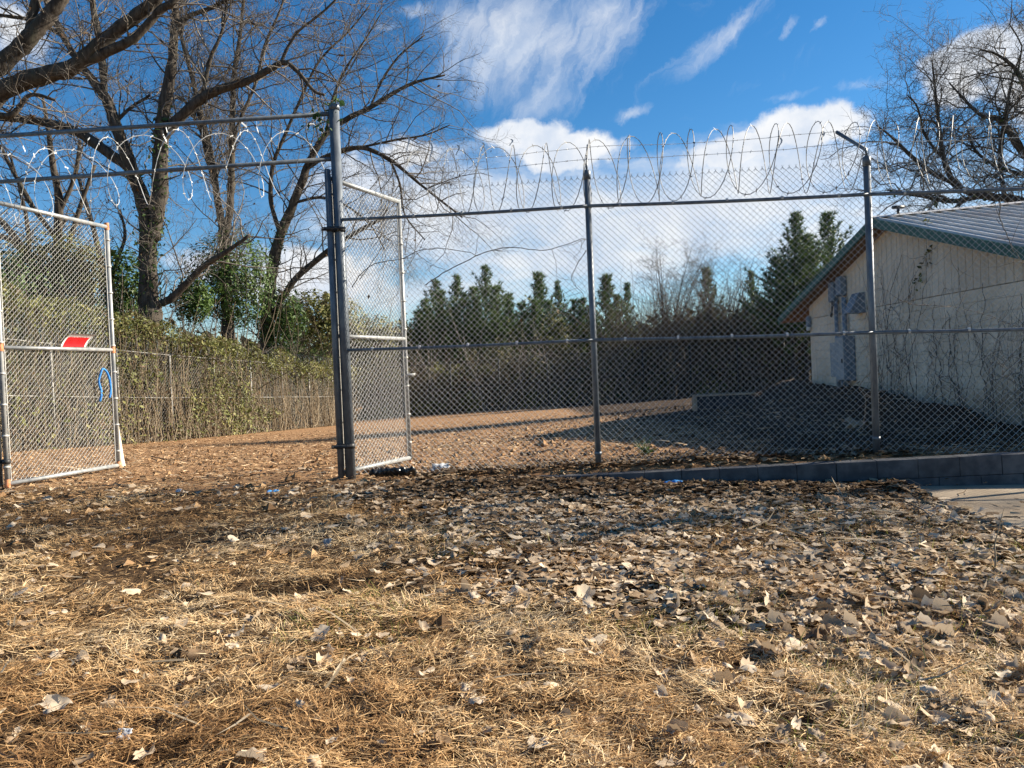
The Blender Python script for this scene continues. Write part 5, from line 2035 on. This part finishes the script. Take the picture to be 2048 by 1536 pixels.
stick([(1935, 1062), (1975, 1052, .03), (2040, 1054, .05)], .012, 'straight dark stick poking onto the concrete slab', mat='dark_twig')
stick([(1930, 1150), (1990, 1152), (2018, 1140), (2022, 1122), (1990, 1092)], .013, 'pale hooked stick curving round at the right edge of the grass', forks=1)
stick([(1830, 1168), (1860, 1152), (1880, 1138, .04)], .011, 'short pale forked stick among leaves below the slab corner', forks=2)
stick([(1880, 1050), (1940, 1080), (2000, 1108), (2050, 1120)], .013, 'long brown stick slanting across the leaf drift at the right edge', forks=3, mat='twig')
stick([(1770, 1040), (1830, 1075), (1880, 1100)], .010, 'thin dark stick beside the dark leaf heap', forks=3, mat='dark_twig')
stick([(1800, 1010), (1850, 1040, .05), (1870, 1060)], .009, 'thin twig bending over the leaf drift near the slab', forks=2, mat='twig')
stick([(1700, 1030), (1745, 1042), (1800, 1052)], .010, 'weathered branch piece flat on the leaf drift', forks=2)
stick([(620, 1072), (655, 1083), (690, 1090)], .008, 'thin dark twig on the shaded grass left of the thick gate post', mat='dark_twig')
stick([(768, 1192), (783, 1182), (800, 1172, .02)], .013, 'pale broken stick lying alone in the middle of the grass')
stick([(1340, 1385), (1360, 1360, .03), (1372, 1340, .06)], .006, 'pale straight stem sticking out of a dark leaf')
stick([(1040, 912), (1100, 905), (1145, 902)], .016, 'rusty brown stick on the bare dirt behind the fence', mat='twig')
stick([(300, 915), (340, 922), (385, 918)], .012, 'thin root on the bare dirt near the left gate leaf', mat='dark_twig')

# vines that climb the gable wall
gv = np.random.default_rng(120)
thin_vines = MB()
for k in range(56):
    y0_ = gv.uniform(10.4, 16.2) if k > 5 else (11.2, 11.9, 12.7, 13.4, 14.3, 15.1)[k]
    z0 = tz(7.4, y0_) - .05
    h = gv.uniform(1.2, roof_z(WX, y0_) - z0 - .3)
    n = 18
    pts = [np.array([WX - .03, y0_, z0])]
    dy = gv.normal() * .12
    for j in range(n):
        dy = .75 * dy + gv.normal() * .18
        pts.append(pts[-1] + np.array([0, dy * h / n, h / n * gv.uniform(.5, 1.3)]))
    pts = np.array(pts)
    pts[:, 0] = WX - .03 - np.abs(gv.normal(size=n + 1)) * .03
    pts[:, 1] = np.clip(pts[:, 1], 10.3, 18.8)
    pts[:, 2] = np.minimum(pts[:, 2], roof_z(WX, 0 * pts[:, 1] + pts[:, 1]) - .25) if False else np.minimum(pts[:, 2], np.array([roof_z(WX, v) - .25 for v in pts[:, 1]]))
    mb = MB()
    r = gv.uniform(.004, .0075) if k > 5 else .011
    P = smooth_path(pts, 40)
    mb.tube(P, np.linspace(r, r * .4, 40), 5)
    for _ in range(gv.integers(2, 7)):
        i = gv.integers(6, 38)
        d = unit(np.array([-.1 * gv.random(), gv.normal(), gv.normal() * .6 + .2]))
        Q_, R_ = wander(P[i], d, gv.uniform(.3, 1.6), r * .6, 9, .25, .0, gv)
        Q_[:, 0] = np.clip(Q_[:, 0], WX - .14, WX - .015)
        mb.tube(Q_, R_, 4)
    if k < 6:
        tag(mb.build('climbing_vine', M['twig'], None, True), ('thick dry vine on the gable wall nearest the right edge of the picture', 'second dry vine stem from the right edge on the gable wall', 'dry vine stem in the middle of the gable wall right of the fence post', 'dry vine stem below the yellow green leaves on the gable wall',
            'dry vine stem on the gable wall just right of the fence post', 'dry vine stem on the gable wall beside the vent hood')[k], 'vine')
    else:
        thin_vines.add(np.vstack(mb.V), np.vstack(mb.Q), tint=.5)
tag(thin_vines.build('vine_tracery', M['twig'], None, True), 'thin tracery of dry vine runners over the cream gable wall', 'vine', kind='stuff')
yl = MB()
for (px, py) in [(1832, 450), (1842, 455), (1858, 468), (1846, 497), (1840, 520), (1830, 528), (1822, 545), (1818, 565), (1838, 505), (1850, 490), (1815, 580), (1826, 536)]:
    y_ = WX / ((px - 1024 + 30) / FPX)
    p = at(px, py, y_)
    p[0] = WX - .06
    V, Q_, t2 = quads_at(p + gv.normal(size=(4, 3)) * np.array([.02, .07, .06]), np.tile([-1., -.4, .3], (4, 1)), .06, gv)
    yl.add(V, Q_, tint=t2)
tag(yl.build('wall_vine_leaves', M['vine_leaf']), 'few yellow green leaves on the vines of the gable wall', 'vine', kind='stuff')

# long bare shoots woven through the tall fence
def shoot(pix, r, label, off=.08, mat='twig'):
    pts = []
    for px, py in pix:
        t = 0.
        for _ in range(12):        # sight line against the fence plane
            y_ = bay(t, off)[1]
            t += (at(px, py, y_)[0] - bay(t, off)[0]) / FD[0]
        pts.append(at(px, py, bay(t, off)[1]))
    P = smooth_path(pts, 40)
    g = np.random.default_rng(int(pix[0][0] + pix[0][1]))
    P = P + np.cumsum(g.normal(size=P.shape), axis=0) * .004
    mb = MB().tube(P, np.linspace(r, r * .45, 40), 5)
    for _ in range(7):
        i = g.integers(5, 38)
        d = unit(P[i + 1] - P[i] + g.normal(size=3) * np.array([.6, .15, .6]))
        Q_, R_ = wander(P[i], d, g.uniform(.1, .5), r * .5, 7, .2, 0, g)
        mb.tube(Q_, R_, 4)
    return tag(mb.build('bare_shoot', M[mat], None, True), label, 'shoot')


shoot([(705, 575), (725, 545), (760, 525), (810, 515), (860, 495), (930, 500), (960, 512)], .007, 'bare shoot arching from the thick gate post through the mesh')
shoot([(850, 570), (900, 540), (960, 510), (1010, 497), (1080, 502), (1130, 490), (1160, 478), (1180, 482)], .007, 'long bare shoot woven through the mesh left of the middle post')
shoot([(1172, 500), (1150, 530), (1140, 560), (1160, 590), (1175, 640)], .005, 'thin bare shoot curling down beside the middle post')
shoot([(720, 560), (770, 490), (800, 470), (860, 520), (905, 545)], .005, 'second thin shoot looping through the first bay of mesh')
shoot([(1800, 600), (1840, 610), (1900, 612), (1960, 625), (2040, 655)], .006, 'bare shoot crossing the mesh in front of the gable wall')
shoot([(2000, 400), (2010, 450), (2030, 500), (2060, 540)], .007, 'bare shoot hanging in the upper mesh at the right edge')
shoot([(2060, 700), (2020, 735), (2005, 745), (2010, 720), (2040, 690)], .006, 'looped bare shoot in the mesh at the right edge below the middle rail')
shoot([(1725, 860), (1735, 800), (1722, 770), (1745, 735), (1740, 690)], .005, 'thin shoot climbing the right fence post')

# leafy sprig caught on top of the thick gate post
sp = MB()
c = np.array([P0[0], P0[1], 4.95])
V, Q_, t2 = quads_at(c + rng.normal(size=(22, 3)) * np.array([.08, .06, .05]) + np.array([-.03, 0, .03]), np.tile([0, -.6, .6], (22, 1)), .04, rng)
sp.add(V, Q_, tint=t2)
sprig = tag(sp.build('leafy_sprig', M['green_leaf']), 'small leafy sprig growing on top of the thick gate post', 'sprig', kind='stuff')
sp = MB()
c2 = at(645, 245, 9.5)
V, Q_, t2 = quads_at(c2 + rng.normal(size=(40, 3)) * np.array([.10, .06, .08]), np.tile([0, -.6, .6], (40, 1)), .05, rng)
sp.add(V, Q_, tint=t2)
sp.tube([c2 + (.2, 0, .05), c2, c2 + (-.12, 0, -.06)], .006, 4)
tag(sp.build('leafy_sprig', M['green_leaf']), 'leafy sprig hanging under the top header rail left of the thick post', 'sprig', kind='stuff')

# scraps
p = ground_at(785, 958)
bag = MB()
for k in range(9):
    q = p + np.array([(k - 4) * .055, rng.normal() * .03, .05])
    a = np.linspace(0, 2 * math.pi, 12)
    rr_ = rng.uniform(.035, .075)
    ring = q + np.column_stack([np.cos(a) * rr_ * .8, np.sin(a) * .03 + .02 * np.cos(a * 2), np.abs(np.sin(a)) * rr_ + rng.normal(size=12) * .008])
    bag.tube(ring, .022 + rng.random(12) * .014, 6, cap=False)
tag(bag.build('black_bag', M['black_plastic'], None, True), 'crumpled shiny black plastic bag at the foot of the thick gate post', 'plastic bag')


def crumple(px, py, w, h, lift, seed, mat, label, cat, name, tiltx=.6, spots=False):
    p = ground_at(px, py)
    g = np.random.default_rng(seed)
    n, m = 9, 7
    U, W_ = np.meshgrid(np.linspace(-1, 1, n), np.linspace(-1, 1, m))
    Z = .16 * w * (fbm(U * 1.6 + seed, W_ * 1.6, 3) - .5) * 2 + .07 * w * g.normal(size=U.shape) * .5
    V = np.stack([U * w / 2 * (1 + .1 * g.normal(size=U.shape)), W_ * h / 2, Z], -1).reshape(-1, 3)
    R = np.array(Matrix.Rotation(g.uniform(-.5, .5), 3, 'Z') @ Matrix.Rotation(tiltx, 3, 'X'))
    V = V @ R.T + p + np.array([0, 0, lift])
    i = (np.arange(m - 1)[:, None] * n + np.arange(n - 1)[None]).ravel()
    Q = np.stack([i, i + 1, i + n + 1, i + n], 1)
    me = MB().add(V, Q).mesh(name, True)
    o = link(name, me, M[mat])
    mod = o.modifiers.new('thickness', 'SOLIDIFY')
    mod.thickness = .003
    tag(o, label, cat)
    if spots:
        sb = MB()
        for a in range(5):
            j = (2 + (a % 3)) * n + 1 + a + (a % 2)
            k4 = np.array([j, j + 1, j + n + 1, j + n])
            c_ = V[k4].mean(0)
            nn = unit(np.cross(V[j + 1] - V[j], V[j + n] - V[j]))
            sb.add(c_ + (V[k4] - c_) * .55 + nn * .006, [[0, 1, 2, 3]])
        q = link('dark_spot', sb.mesh('dark_spot'), M['black_plastic'])
        tag(q, kind='stuff')
        q.parent = o
    return o


crumple(882, 946, .21, .12, .07, 3, 'white_plastic', 'white dark spotted plastic scrap on the leaves near the gate post', 'scrap', 'plastic_scrap', .75, True)
crumple(1350, 984, .20, .09, .10, 5, 'blue_plastic', 'bright blue plastic wrapper on the dark leaf drift', 'wrapper', 'plastic_wrapper', .3)
crumple(546, 988, .14, .07, .03, 6, 'blue_plastic', 'dark blue wrapper flat on the grass in front of the gateway', 'wrapper', 'plastic_wrapper', .2)
crumple(357, 986, .07, .05, .03, 7, 'white_plastic', 'tiny white scrap on the grass before the left gateway', 'scrap', 'paper_scrap', .6)
crumple(248, 1492, .06, .05, .05, 8, 'white_plastic', 'white paper scrap in the grass near the bottom left', 'scrap', 'paper_scrap', .8)
crumple(655, 1098, .06, .07, .05, 9, 'box_grey', 'small grey scrap standing in the grass left of centre', 'scrap', 'paper_scrap', 1.2)
crumple(1662, 1018, .14, .10, .09, 12, 'cardboard', 'crumpled brown paper in the leaf drift before the slab', 'scrap', 'paper_scrap', .6)
crumple(1718, 858, .55, .34, .10, 13, 'cardboard', 'flattened brown cardboard piece in the shade behind the fence', 'cardboard', 'cardboard_piece', .25)
# young pine seedling behind the mesh
p = ground_at(1290, 915)
g = np.random.default_rng(130)
sd = MB()
D = unit(np.column_stack([g.normal(size=90) * .7, g.normal(size=90) * .7, g.random(90) * 1.1 + .1]))
S_ = unit(np.cross(D, g.normal(size=(90, 3))))
b_ = p + np.array([0, 0, .06]) + g.normal(size=(90, 3)) * .02
sd.add(np.stack([b_ + S_ * .005, b_ - S_ * .005, b_ + D * g.uniform(.12, .24, (90, 1))], 1).reshape(-1, 3), T=np.arange(270).reshape(-1, 3), tint=np.repeat(g.random(90), 3))
tag(sd.build('pine_seedling', M['green_leaf']), 'little green pine seedling in the shaded dirt behind the fence', 'seedling')
